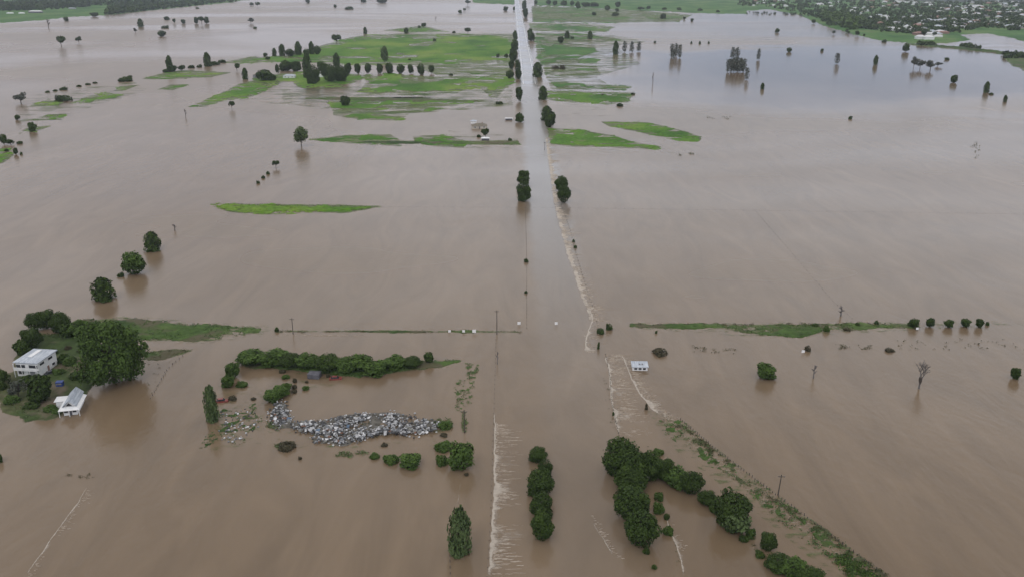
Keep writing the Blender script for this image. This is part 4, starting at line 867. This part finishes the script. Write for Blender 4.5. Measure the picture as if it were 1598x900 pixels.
foam([(944,553,4),(951,580,5),(953,605,5),(957,635,4),(962,660,3),(968,680,2)], 'white water below the crossing on its left', 0.6, dens=0.95)
foam([(944,553,0.5),(973,555,1.0),(980,572,2),(990,596,3),(1003,618,5),(1020,640,6),(1038,650,5)], 'white water curling past the small cabin', 0.8, dens=0.93)
foam([(922,806,.3),(933,826,.5),(945,846,.8),(958,866,1.2),(968,872,1)], 'short white crest between the road trees', 0.4, dens=0.85)
foam([(1043,800,.8),(1048,830,1),(1058,850,2),(1066,875,2),(1072,905,2)], 'thin white riffle right of the tall dark trees', 0.8, dens=0.9)
foam([(141,753,.3),(125,780,.8),(108,803,1),(85,835,1.6),(65,865,1),(38,903,2.2)], 'broken white riffle in the lower left', 0.4, dens=0.9)
foam([(722,745,.3),(716,770,.5),(712,795,.5)], 'white thread of current above the feathery tree', 0.2, dens=0.75)
foam([(1016,655,.5),(1008,672,.6),(1012,688,.6)], 'small white swirl behind the thicket', 0.3, dens=0.70)
foam([(430,524,1.5),(450,522,1.5),(475,523,1.5)], 'pale riffle near the shorter pole', 0.5, dens=0.6)
foam([(1160,842,.3),(1175,852,.6),(1195,872,.6)], 'pale riffle below the low shrubs', 0.3, dens=0.68)

def ripples(pts, n, width, label, lmin=1.2, lmax=5.5, th=0.16, back=0.0, slope=0.0):
    # short standing ripples trailing off a drowned edge, each a low ridge of broken water
    mt = M.get('ripple')
    if mt is None:
        mt = M['ripple'] = noisy('churned_silt_water', (0.26, 0.205, 0.155), (0.46, 0.40, 0.335), 1.3, 0.55, coord='World')
    P = [G(*p) for p in pts]; Ls = [(P[i+1]-P[i]).length for i in range(len(P)-1)]; tot = sum(Ls); mb = MB()
    for k in range(n):
        s_ = tot*random.random(); g_ = float(fbm(np.array(s_/6.0), np.array(n*0.37), 3))
        if g_ < -0.10: continue
        i = 0
        while i < len(Ls)-1 and s_ > Ls[i]: s_ -= Ls[i]; i += 1
        q = P[i].lerp(P[i+1], min(1, s_/Ls[i])); L = random.uniform(lmin, lmax)*(0.6+3*max(0, g_)); off = -back+abs(random.gauss(0, 0.5))*width
        x0, y0 = q.x+off, q.y+random.uniform(-0.6, 0.6); t_ = th*random.uniform(0.35, 1.2); sl = slope+random.uniform(-0.07, 0.07); m = 6; vs = []
        for j in range(m+1):
            f = j/m; x = x0+L*f; y = y0+sl*L*f+random.gauss(0, 0.05); w_ = t_*math.sin(math.pi*min(1, f*0.92+0.06))**0.6*random.uniform(0.5, 1.2)
            vs += [(x, y-w_, 0.015), (x, y, 0.05+0.05*random.random()), (x, y+w_, 0.015)]
        mb.add(vs, [(3*j+a, 3*j+3+a, 3*j+4+a, 3*j+1+a) for j in range(m) for a in (0, 1)])
    tag(link('ripples', mb.build('ripples', [mt])), label, 'white water', kind='stuff')
ripples([(773,660),(772,735),(769,800),(763,903)], 210, 5.0, 'ripples streaming right off the drowned road edge')
ripples([(773,640),(772,735),(769,800),(763,903)], 260, 0.6, 'broken crest on the drowned road edge', 0.3, 1.1, 0.22)
ripples([(852,215),(862,290),(868,330),(886,395),(906,455),(924,502)], 1500, 4.2, 'pale ripples of the current along the right verge', 0.8, 3.6, 0.24, 0.5)
ripples([(921,480),(925,500),(917,522),(911,550)], 190, 5.0, 'ripples fanning across the drowned junction', 0.8, 3.5, 0.14)
ripples([(944,553),(952,590),(957,635),(968,680)], 330, 8.0, 'ripples below the crossing', 0.8, 3.8, 0.14)
ripples([(950,553),(973,555),(980,572),(990,596),(1003,618),(1020,640),(1045,655)], 260, 3.0, 'ripples curling past the small cabin', 0.5, 2.8, 0.14)
ripples([(1043,800),(1048,830),(1058,850),(1066,875),(1072,905)], 70, 1.5, 'ripples right of the tall dark trees', 0.3, 1.2, 0.12)
ripples([(922,806),(933,826),(945,846),(958,866),(968,872)], 60, 1.0, 'ripples between the road trees', 0.3, 1.0, 0.12)
ripples([(141,753),(125,780),(108,803),(85,835),(65,865),(38,903)], 100, 1.8, 'ripples in the lower left', 0.3, 1.4, 0.11)
ripples([(1050,660),(1115,708),(1160,745),(1240,805),(1330,872)], 150, 4.0, 'ripples through the weeds of the slanting embankment', 0.5, 2.0, 0.07, 4.0)
ripples([(430,522),(475,523),(560,524)], 40, 8.0, 'faint ripples near the shorter pole', 1, 4, 0.10)

# ------------------------------------------------------------------ poles, signs, fences
def pole(x, yt, yb, label, lean=0.0):
    g = G(x, yb); h = (yb-yt)*tt(yb)/math.cos(dep(yb)); o = link('power_pole', None, None, (g.x, g.y, 0)); o.rotation_euler = (0, lean, 0)
    mb = MB(); mb.tube((0, 0, -1.5), (0, 0, h), 0.19, 0.13, 8); link('pole', mb.build('pole', [M['bark']]), o)
    mb = MB(); mb.box((0, 0, 0), (1.8, 0.14, 0.16)); link('crossarm', mb.build('crossarm', [M['bark']]), o, (0, -0.2, h-0.5))
    for sx in (-0.75, 0.75):
        mb = MB(); mb.tube((0, 0, 0), (0, 0, 0.22), 0.06, 0.04, 6); link('insulator', mb.build('insulator', [M['steel']]), o, (sx, -0.2, h-0.42))
    tag(o, label, 'pole', 'power poles standing in the flood')
pole(775.5, 484, 521, 'tall pole standing in the verge left of the road')
pole(457.5, 496, 521, 'shorter pole on the verge near the left bank')
pole(1214, 741, 772, 'leaning pole on the slanting embankment', 0.05)
pole(1019, 116, 133, 'thin far pole left of the blue reflection')
pole(725, 640, 675, 'dark pole at the foot of the weedy mound'); pole(850, 222, 235, 'short far pole at the road edge')
def sign(x, y, s, label, blue=False):
    g = G(x, y); o = link('road_sign', None, None, (g.x, g.y, 0))
    mb = MB(); mb.box((0, 0, 0), (1.0*s, 0.06, 0.9*s)); link('board', mb.build('board', [M['sign_white']]), o, (0, -0.06, 0.75*s))
    mb = MB(); mb.box((0, 0, 0.2), (0.09, 0.07, 1.9*s)); link('post', mb.build('post', [M['steel']]), o)
    tag(o, label, 'sign', 'white boards standing in the flood')
sign(701.5, 519, 1.0, 'leftmost white board on the drowned verge'); sign(723.5, 519, 1.0, 'white board second from left on the drowned verge')
sign(740, 520, 1.4, 'largest white board just left of the tall pole'); sign(810, 507, 1.2, 'tilted white board at the left edge of the road')
sign(868, 507, 1.1, 'white board standing alone in the road'); sign(1253, 551, 1.1, 'white board beside the dark bush in the right-hand flood')
sign(1431, 515, 1.0, 'white board below the round trees on the right-hand bank')
POST = None
def fence(pts, n, label, h=0.9, wire=True):
    global POST
    if POST is None:
        mb = MB(); mb.tube((0, 0, -0.4), (0, 0, 1), 0.09, 0.08, 5); POST = mb.build('post', [M['bark']])
    P = [G(*p) for p in pts]; o = link('fence', None, None, tuple(P[0])); W = MB()
    Ls = [(P[i+1]-P[i]).length for i in range(len(P)-1)]; tot = sum(Ls); prev = None
    for k in range(n+1):
        s = tot*k/n; i = 0
        while i < len(Ls)-1 and s > Ls[i]: s -= Ls[i]; i += 1
        q = P[i].lerp(P[i+1], min(1, s/Ls[i]))-P[0]
        hh = h*random.uniform(0.5, 1.1); link('post', POST, o, (q.x, q.y, 0), (1, 1, hh))
        if prev is not None: W.tube(prev+Vector((0, 0, h*0.45)), q+Vector((0, 0, h*0.45)), 0.012, 0.012, 3)
        prev = q
    link('wire', W.build('wire', [M['steel']]), o); tag(o, label, 'fence')
fence([(1178,328),(1240,400),(1300,470),(1330,497)], 34, 'nearly drowned fence slanting through the right-hand flood', 0.3)
fence([(595,323),(830,324),(1200,329),(1598,334)], 70, 'nearly drowned fence line crossing the whole flood', 0.25)
fence([(820,325),(822,403),(822,455),(822,512)], 50, 'fence line along the left verge of the drowned road', 0.6)
fence([(876,320),(890,360),(900,400),(925,480),(935,515)], 45, 'fence line along the right verge of the drowned road', 0.6)
fence([(774,530),(771,640),(769,700),(766,800),(760,900)], 40, 'fence line the left white water breaks over', 0.3)
fence([(285,556),(262,575),(235,622)], 14, 'short line of posts right of the willow', 0.8)
fence([(1062,655),(1115,700),(1205,768),(1300,838),(1386,903)], 70, 'fence along the crest of the slanting embankment', 0.9)
fence([(945,553),(952,590),(955,630),(966,680)], 40, 'fence line under the white water below the crossing', 0.6)
fence([(703,905),(702,870),(703,850)], 6, 'posts beside the feathery bottom tree', 0.9)

# ------------------------------------------------------------------ houses
def window_set(parent, x, y, z, w, h, rz, n=1):
    mb = MB(); mb.box((0, 0, 0), (w+0.2, 0.08, h+0.2)); f = link('window', mb.build('window', [M['white']]), parent, (x, y, z)); f.rotation_euler = (0, 0, rz)
    mb = MB(); mb.box((0, -0.05, 0), (w, 0.06, h)); link('pane', mb.build('pane', [M['glass']]), f)
def big_house():
    z = 5.6; A, B, C = G(25.5, 565, z), G(64, 567, z), G(84, 545, z)
    D = A+(C-B); ax = (B-A); w = ax.length; ay = ((C-B)-(C-B).project(ax)); d = ay.length; rz = math.atan2(ax.y, ax.x)
    c = (A+B+C+D)/4; o = link('farmhouse', None, None, (c.x, c.y, 0.1), rz=rz)
    w2, d2 = w/2, d/2
    mb = MB(); mb.box((0, 0, 2.3), (w-1.0, d-1.2, 5.2), 0); link('wall', mb.build('wall', [M['white']]), o)
    # hipped low metal roof with a deep fascia
    mb = MB(); e = 5.25; r = 6.35
    mb.add([(-w2,-d2,e),(w2,-d2,e),(w2,d2,e),(-w2,d2,e),(-w2,-d2,e+.3),(w2,-d2,e+.3),(w2,d2,e+.3),(-w2,d2,e+.3),(-w2*0.25,-d2*0.45,r),(w2*0.25,-d2*0.45,r),(w2*0.25,d2*0.45,r),(-w2*0.25,d2*0.45,r)],
           [(0,3,2,1),(0,1,5,4),(1,2,6,5),(2,3,7,6),(3,0,4,7),(4,5,9,8),(5,6,10,9),(6,7,11,10),(7,4,8,11),(8,9,10,11)])
    rf = link('roof', mb.build('roof', [M['roof_pale']]), o)
    mb = MB(); mb.box((0, 0, 0), (1.6, d*0.5, 0.25)); link('ridge_cap', mb.build('ridge_cap', [M['white']]), rf, (0, 0, r+0.1))
    # balcony across the front
    mb = MB(); mb.box((0, -d2+0.1, 2.75), (w-0.4, 1.3, 0.2)); mb.box((0, -d2-0.5, 3.4), (w-0.4, 0.08, 0.9)); link('balcony', mb.build('balcony', [M['white']]), o)
    for k in (-1, -0.33, 0.33, 1):
        mb = MB(); mb.box((0, 0, 2.6), (0.18, 0.18, 5.2)); link('column', mb.build('column', [M['white']]), o, (k*(w2-0.35), -d2-0.45, 0))
    for k in (-0.5, 0.5): window_set(o, k*w2, -d2+0.56, 3.9, w*0.36, 1.1, 0)
    for k in (-0.5, 0.3): window_set(o, w2-0.46, k*d2, 4.2, 2.2, 0.8, math.pi/2)
    window_set(o, w2-0.46, 0.5*d2, 1.5, 1.4, 0.8, math.pi/2)
    window_set(o, -w2*0.55, -d2+0.56, 1.6, 1.8, 1.3, 0)
    mb = MB(); mb.box((0, 0, 1.05), (2.4, 0.08, 2.1)); link('garage_door', mb.build('garage_door', [M['roof_grey']]), o, (w2*0.3, -d2+0.56, 0))
    mb = MB(); mb.box((0, 0, 1.05), (0.08, 0.95, 2.1)); link('door', mb.build('door', [M['wall_brick']]), o, (w2-0.44, 0.0, 0))
    tag(o, 'white two-storey farmhouse with a pale metal roof in the flooded yard', 'house')
big_house()
def second_house():
    z = 2.7; A, B, C = G(92, 637, z), G(123, 637, z), G(136, 621, z)
    ax = B-A; w = ax.length; u = ax.normalized(); v = Vector((-u.y, u.x, 0)); d = 10.5
    rz = math.atan2(ax.y, ax.x)+0.22; u = Vector((math.cos(rz), math.sin(rz), 0)); v = Vector((-u.y, u.x, 0))
    c = (A+B)/2+v*(d/2); o = link('cottage', None, None, (c.x, c.y, 0.05), rz=rz)
    w2, d2 = w/2, d/2
    mb = MB(); mb.box((0, 0, 1.4), (w-2.2, d-1.6, 2.8)); mb.add([(-w2+1.3,-d2+.9,2.8),(w2-1.3,-d2+.9,2.8),(0,-d2+.9,4.7)], [(0,1,2)]); link('wall', mb.build('wall', [M['white']]), o)
    mb = MB(); i = w2-1.0; a, b = -d2+0.5, d2+0.3; e, r = 3.05, 5.0
    mb.add([(-i,a,e),(0,a,r),(i,a,e),(-i,b,e),(0,b,r),(i,b,e),(-i,a,e-.15),(0,a,r-.15),(i,a,e-.15),(-i,b,e-.15),(0,b,r-.15),(i,b,e-.15)],
           [(0,1,4,3),(1,2,5,4),(6,9,10,7),(7,10,11,8),(0,6,7,1),(1,7,8,2),(3,4,10,9),(4,5,11,10),(0,3,9,6),(2,8,11,5)])
    link('roof', mb.build('roof', [M['roof_pale']]), o)
    # skirt roof of the verandah on three sides
    mb = MB(); e0, e1 = 2.35, 2.95
    mb.add([(-w2,-d2-.6,e0),(w2,-d2-.6,e0),(w2,d2-1,e0),(-w2,d2-1,e0),(-w2+1.2,-d2+.7,e1),(w2-1.2,-d2+.7,e1),(w2-1.2,d2-1,e1),(-w2+1.2,d2-1,e1)], [(0,1,5,4),(1,2,6,5),(3,0,4,7)])
    mb.add([(-w2,-d2-.6,e0-.2),(w2,-d2-.6,e0-.2),(w2,-d2-.6,e0-.003),(-w2,-d2-.6,e0-.003)], [(0,1,2,3)])
    link('verandah_roof', mb.build('verandah_roof', [M['white']]), o)
    mb = MB(); mb.box((0, 0, 1.25), (2.6, 3.2, 2.5)); mb.box((-0.1, 0, 2.58), (3.4, 3.8, 0.14)); link('side_wing', mb.build('side_wing', [M['white']]), o, (-w2-0.9, d2*0.45, 0))
    mb = MB(); mb.add([(-1.0,0,0),(1.0,0,0),(0,0,1.05)], [(0,1,2)]); link('gable_vent', mb.build('gable_vent', [M['glass']]), o, (0, -d2+0.45, 3.3))
    for sx in (-1, 0, 1):
        mb = MB(); mb.box((0, 0, 1.15), (0.15, 0.15, 2.3)); link('verandah_post', mb.build('verandah_post', [M['white']]), o, (sx*(w2-0.2), -d2-0.4, 0))
    for k in (-0.5, 0.5): window_set(o, k*w2*0.8, -d2+0.75, 1.5, 1.1, 1.1, 0)
    for k in (-0.4, 0.4): window_set(o, w2-1.05, k*d2, 1.5, 1.3, 1.1, math.pi/2)
    mb = MB(); mb.box((0, 0, 1.0), (0.9, 0.08, 2.0)); link('door', mb.build('door', [M['roof_dark']]), o, (0, -d2+0.75, 0))
    tag(o, 'white gabled cottage with verandah roof at the edge of the yard', 'house')
second_house()
def simple_house(px, py, w, d, h, roofm, wallm, label, cat='house', rz=0.0, name='house', pitch=0.35, hip=True, group=None, windows=True, eave=0.5):
    g = G(px, py); o = link(name, None, None, (g.x, g.y, 0), rz=rz)
    mb = MB(); mb.box((0, 0, h/2-0.2), (w, d, h+0.4)); 
    if not hip: mb.add([(-w/2,-d/2+.01,h),(-w/2,d/2-.01,h),(-w/2,0,h+pitch*d/2),(w/2,-d/2+.01,h),(w/2,d/2-.01,h),(w/2,0,h+pitch*d/2)], [(0,1,2),(3,5,4)])
    link('wall', mb.build('wall', [wallm]), o)
    a, b = w/2+eave, d/2+eave; r = h+pitch*b; i = b*0.8 if hip else 0; mb = MB()
    mb.add([(-a,-b,h),(a,-b,h),(a,b,h),(-a,b,h),(-a+i,0,r),(a-i,0,r)], [(0,1,5,4),(1,2,5),(2,3,4,5),(3,0,4)] + [(0,3,2,1)] if hip else [(0,1,5,4),(2,3,4,5)])
    link('roof', mb.build('roof', [roofm]), o)
    if windows:
        for k in (-0.3, 0.3): window_set(o, k*w, -d/2-0.02, h*0.55, 1.4, 1.0, 0)
        mb = MB(); mb.box((0, 0, 1.0), (0.95, 0.1, 2.0)); link('door', mb.build('door', [M['roof_dark']]), o, (0, -d/2-0.02, 0))
        mb = MB(); mb.box((0, 0, 0), (0.6, 0.6, 1.2)); link('chimney', mb.build('chimney', [M['wall_brick']]), o.children[1], (w*0.2, 0.3, r+0.1))
    tag(o, label, cat, group); return o
simple_house(748, 200, 13, 9, 2.6, M['roof_brown'], M['wall_cream'], 'brown-roofed house standing in water left of the road', rz=0.1)
simple_house(739, 193, 5, 4, 2.4, M['roof_pale'], M['white'], 'tiny white shed behind the brown-roofed house', 'shed', name='shed', windows=False)
simple_house(757.5, 219, 6, 4, 1.8, M['white'], M['roof_dark'], 'small white-roofed shed under the dark tree left of the road', 'shed', name='shed', windows=False)
simple_house(794, 187.5, 6.2, 3.6, 1.7, M['white'], M['roof_dark'], 'white flat-topped shed standing in water by the verge', 'shed', name='shed', windows=False, pitch=0.12)
simple_house(452, 122, 15, 9, 3.2, M['roof_pale'], M['white'], 'white farmhouse hidden among the dark shelter trees')
simple_house(501, 121, 5, 4, 3.6, M['white'], M['white'], 'small white shed between the shelter trees', 'shed', name='shed', windows=False)
simple_house(407, 121, 18, 9, 3.5, M['roof_brown'], M['roof_grey'], 'brown-grey barn left of the farmhouse', 'barn', name='barn', windows=False)
simple_house(16, 22, 20, 9, 3, M['white'], M['white'], 'leftmost small white building on the far left shore', name='farm_building', windows=False)
simple_house(34, 22, 17, 9, 3, M['white'], M['white'], 'second small white building on the far left shore', name='farm_building', windows=False)
simple_house(56, 21, 42, 14, 6, M['white'], M['roof_dark'], 'long white-roofed shed on the far left shore', 'shed', name='farm_shed', windows=False)
simple_house(113, 15, 24, 10, 4, M['roof_pale'], M['roof_grey'], 'pale roofed building in the woods on the far left shore', name='farm_building', windows=False)
simple_house(491, 588, 3.9, 3.2, 1.6, M['roof_dark'], M['roof_dark'], 'low dark grey shed under the long hedge', 'shed', name='shed', windows=False, rz=-0.1, pitch=0.2, eave=0.15)
def cabin():
    g = G(999, 578); o = link('cabin', None, None, (g.x, g.y+1.8, 0), rz=-0.03)
    mb = MB(); mb.box((0, 0, 0.55), (5.2, 3.4, 1.7)); link('wall', mb.build('wall', [M['white']]), o)
    mb = MB(); mb.add([(-2.9,-2.0,1.3),(2.9,-2.0,1.3),(2.9,2.0,1.75),(-2.9,2.0,1.75),(-2.9,-2.0,1.5),(2.9,-2.0,1.5),(2.9,2.0,1.95),(-2.9,2.0,1.95)], [(0,3,2,1),(4,5,6,7),(0,1,5,4),(1,2,6,5),(2,3,7,6),(3,0,4,7)])
    r = link('roof', mb.build('roof', [M['roof_pale']]), o)
    for x in (-0.1, 0.9):
        mb = MB(); mb.box((0, 0, 0), (0.5, 0.6, 0.25)); link('roof_vent', mb.build('roof_vent', [M['steel']]), r, (x, -0.2, 1.85))
    for x in (-1.5, 0, 1.5):
        mb = MB(); mb.box((0, 0, 0), (1.0, 0.06, 0.7)); link('window', mb.build('window', [M['glass']]), o, (x, -1.72, 0.7))
    tag(o, 'small half-drowned cabin with a pale blue-white roof beside the white water', 'cabin')
cabin()
def car(x, y, mat, label, rz):
    g = G(x, y); o = link('car', None, None, (g.x, g.y, -0.35), rz=rz)
    mb = MB(); mb.add([(-2.1,-.85,.35),(2.1,-.85,.35),(2.1,.85,.35),(-2.1,.85,.35),(-2.1,-.8,.85),(2.05,-.8,.8),(2.05,.8,.8),(-2.1,.8,.85)], [(0,3,2,1),(4,5,6,7),(0,1,5,4),(1,2,6,5),(2,3,7,6),(3,0,4,7)])
    mb.add([(-1.7,-.72,.84),(1.0,-.72,.84),(1.0,.72,.84),(-1.7,.72,.84),(-1.2,-.62,1.4),(.5,-.62,1.4),(.5,.62,1.4),(-1.2,.62,1.4)], [(4,5,6,7)]); link('body', mb.build('body', [mat]), o)
    mb = MB(); mb.add([(-1.7,-.72,.845),(1.0,-.72,.845),(1.0,.72,.845),(-1.7,.72,.845),(-1.2,-.62,1.395),(.5,-.62,1.395),(.5,.62,1.395),(-1.2,.62,1.395)], [(0,1,5,4),(1,2,6,5),(2,3,7,6),(3,0,4,7)]); link('windows', mb.build('windows', [M['glass']]), o)
    for a in (-1.3, 1.3):
        for b in (-.85, .85):
            mb = MB(); mb.tube((0, -.1, 0), (0, .1, 0), .32, .32, 10); link('wheel', mb.build('wheel', [M['rubber']]), o, (a, b, .32))
    tag(o, label, 'car')
car(524, 591, M['red'], 'dull red car half sunk under the long hedge', 0.1)
car(346, 626, M['red'], 'dull red car in the water right of the poplar', 0.2)
car(80, 582, M['roof_dark'], 'dark car beside the two-storey farmhouse', 0.9)
def tank():
    g = G(94, 601, 0.3); o = link('container', None, None, (g.x, g.y, 0.3), rz=0.1)
    mb = MB(); mb.box((0, 0, 0.7), (2.1, 1.6, 1.4)); link('body', mb.build('body', [M['blue']]), o)
    mb = MB(); mb.box((0, 0, 1.46), (2.25, 1.75, 0.12)); link('lid', mb.build('lid', [M['blue']]), o)
    mb = MB(); mb.box((0, -0.86, 0.9), (1.6, 0.06, 0.5)); link('handle', mb.build('handle', [M['steel']]), o)
    tag(o, 'small blue container in the yard between the two white houses', 'container')
tank()

# ------------------------------------------------------------------ the far town
def house_protos():
    out = {}
    for key, (rm, wm) in {'white': (M['roof_white'], M['white']), 'pale': (M['roof_pale'], M['wall_cream']), 'grey': (M['roof_grey'], M['wall_cream']), 'red': (M['roof_red'], M['wall_brick']), 'dark': (M['roof_dark'], M['wall_cream'])}.items():
        mb = MB(); mb.box((0, 0, 1.3), (13, 9, 3.0)); w = mb.build('wall', [wm])
        mb = MB(); a, b, h, r, i = 7.2, 5.2, 2.8, 4.9, 3.6
        mb.add([(-a,-b,h),(a,-b,h),(a,b,h),(-a,b,h),(-a+i,0,r),(a-i,0,r)], [(0,1,5,4),(1,2,5),(2,3,4,5),(3,0,4),(0,3,2,1)]); out[key] = (w, mb.build('roof', [rm]))
    return out
HP = house_protos()
HW = {'white': 'white-roofed white house', 'pale': 'pale-roofed cream house', 'grey': 'grey-roofed cream house', 'red': 'red-tiled brick house', 'dark': 'dark-roofed cream house'}
TOWN = [(1180,-2),(1598,-2),(1650,14),(1650,46),(1598,48),(1560,42),(1500,48),(1455,62),(1420,52),(1370,46),(1330,38),(1300,24),(1250,14),(1170,10)]
cnt = 0; taken = []; tries = 0
while cnt < 285 and tries < 20000:
    tries += 1
    x = random.uniform(1150, 1650); y = random.uniform(0, 62)
    if not in_poly(TOWN, x, y): continue
    if random.random() < 0.25 and y < 15: continue
    g = G(x, y)
    if any((g.x-a)**2+(g.y-b)**2 < 17**2 for a, b in taken): continue
    if float(fbm(np.array(g.x/170.0), np.array(g.y/260.0), 2)) < -0.10: continue
    taken.append((g.x, g.y)); cnt += 1
    red = float(fbm(np.array(x/30.0), np.array(y/9.0), 2)) > 0.08
    key = random.choices(['white', 'pale', 'grey', 'red', 'dark'], [0.42, 0.28, 0.12, 0.12+0.3*red, 0.08])[0]
    s = random.uniform(0.95, 1.6); o = link('town_house', None, None, (g.x, g.y, 1.4), (s*random.uniform(0.9, 1.4), s, s), random.choice((0, 1.57))+random.uniform(-0.3, 0.3))
    link('wall', HP[key][0], o); link('roof', HP[key][1], o)
    dist = 'close to the flood' if y > 42 else 'midway back' if y > 24 else 'far back'; side = 'at the left end' if x < 1290 else 'left of centre' if x < 1380 else 'in the centre' if x < 1470 else 'right of centre' if x < 1550 else 'at the right end'
    tag(o, HW[key]+' '+side+' of the far town, '+dist, 'house', 'houses of the far town')
WL = ['beside the green waterfront', 'at the far left end of the town', 'on the waterfront lawn, left one', 'on the waterfront lawn, right one', 'longest of all, near the top edge', 'near the top centre', 'left of the top centre', 'right of the top centre']
for wi, (x, y, sx) in enumerate(((1393, 49, 2.4), (1279, 9, 2.2), (1435, 62.5, 1.2), (1448, 63, 1.5), (1520, 12, 5.0), (1450, 7, 3), (1405, 5, 3.5), (1480,12,2.2))):
    g = G(x, y); o = link('warehouse', None, None, (g.x, g.y, 1.4), (sx, 1.5, 1.7), 0); link('wall', HP['white'][0], o); link('roof', HP['white'][1], o)
    tag(o, 'long white-roofed building '+WL[wi], 'warehouse', 'large white buildings of the far town')
cnt = 0
while cnt < 190:
    x = random.uniform(1150, 1640); y = random.uniform(1, 66)
    if not in_poly(TOWN+[], x, y) and not (1300 < x < 1500 and 40 < y < 60): continue
    if in_poly([(1330,52),(1500,55),(1500,66),(1400,66)], x, y) and random.random() < 0.7: continue
    g = G(x, y); h = random.uniform(6, 13); cnt += 1; k = random.choice(['round', 'round', 'green', 'dcolumn'])
    o = link(NAMES[k], None, None, (g.x, g.y, 1.2)); r = h*random.uniform(0.4, 0.55)
    link('crown', random.choice(PR[k]), o, (0, 0, h*0.6), (r, r, h*0.45), random.uniform(0, 6)); link('trunk', TRUNK, o, (0, 0, 0), (0.3, 0.3, h*0.5))
    tag(o, {'round': 'dark round tree', 'green': 'mid-green bushy tree', 'dcolumn': 'dark upright tree'}[k]+(' left of centre' if x < 1380 else ' in the centre' if x < 1480 else ' right of centre')+' between the far town houses, '+('near the flood' if y > 42 else 'midway back' if y > 24 else 'far back'), 'tree', 'trees of the far town')

# ------------------------------------------------------------------ haze
def haze():
    mb = MB(); mb.box((0, 5900, 70), (21800, 13400, 146)); m = bpy.data.materials.new('haze'); m.use_nodes = True; T = m.node_tree; T.nodes.clear()
    out = N(T, 'ShaderNodeOutputMaterial'); v = N(T, 'ShaderNodeVolumePrincipled', inp={'Color': (0.80, 0.88, 1.0, 1), 'Density': HAZE}); T.links.new(v.outputs[0], out.inputs['Volume'])
    tag(link('haze', mb.build('haze', [m])), 'thin damp haze over the flood plain', 'haze', kind='stuff')
HAZE = 0.00005
haze()
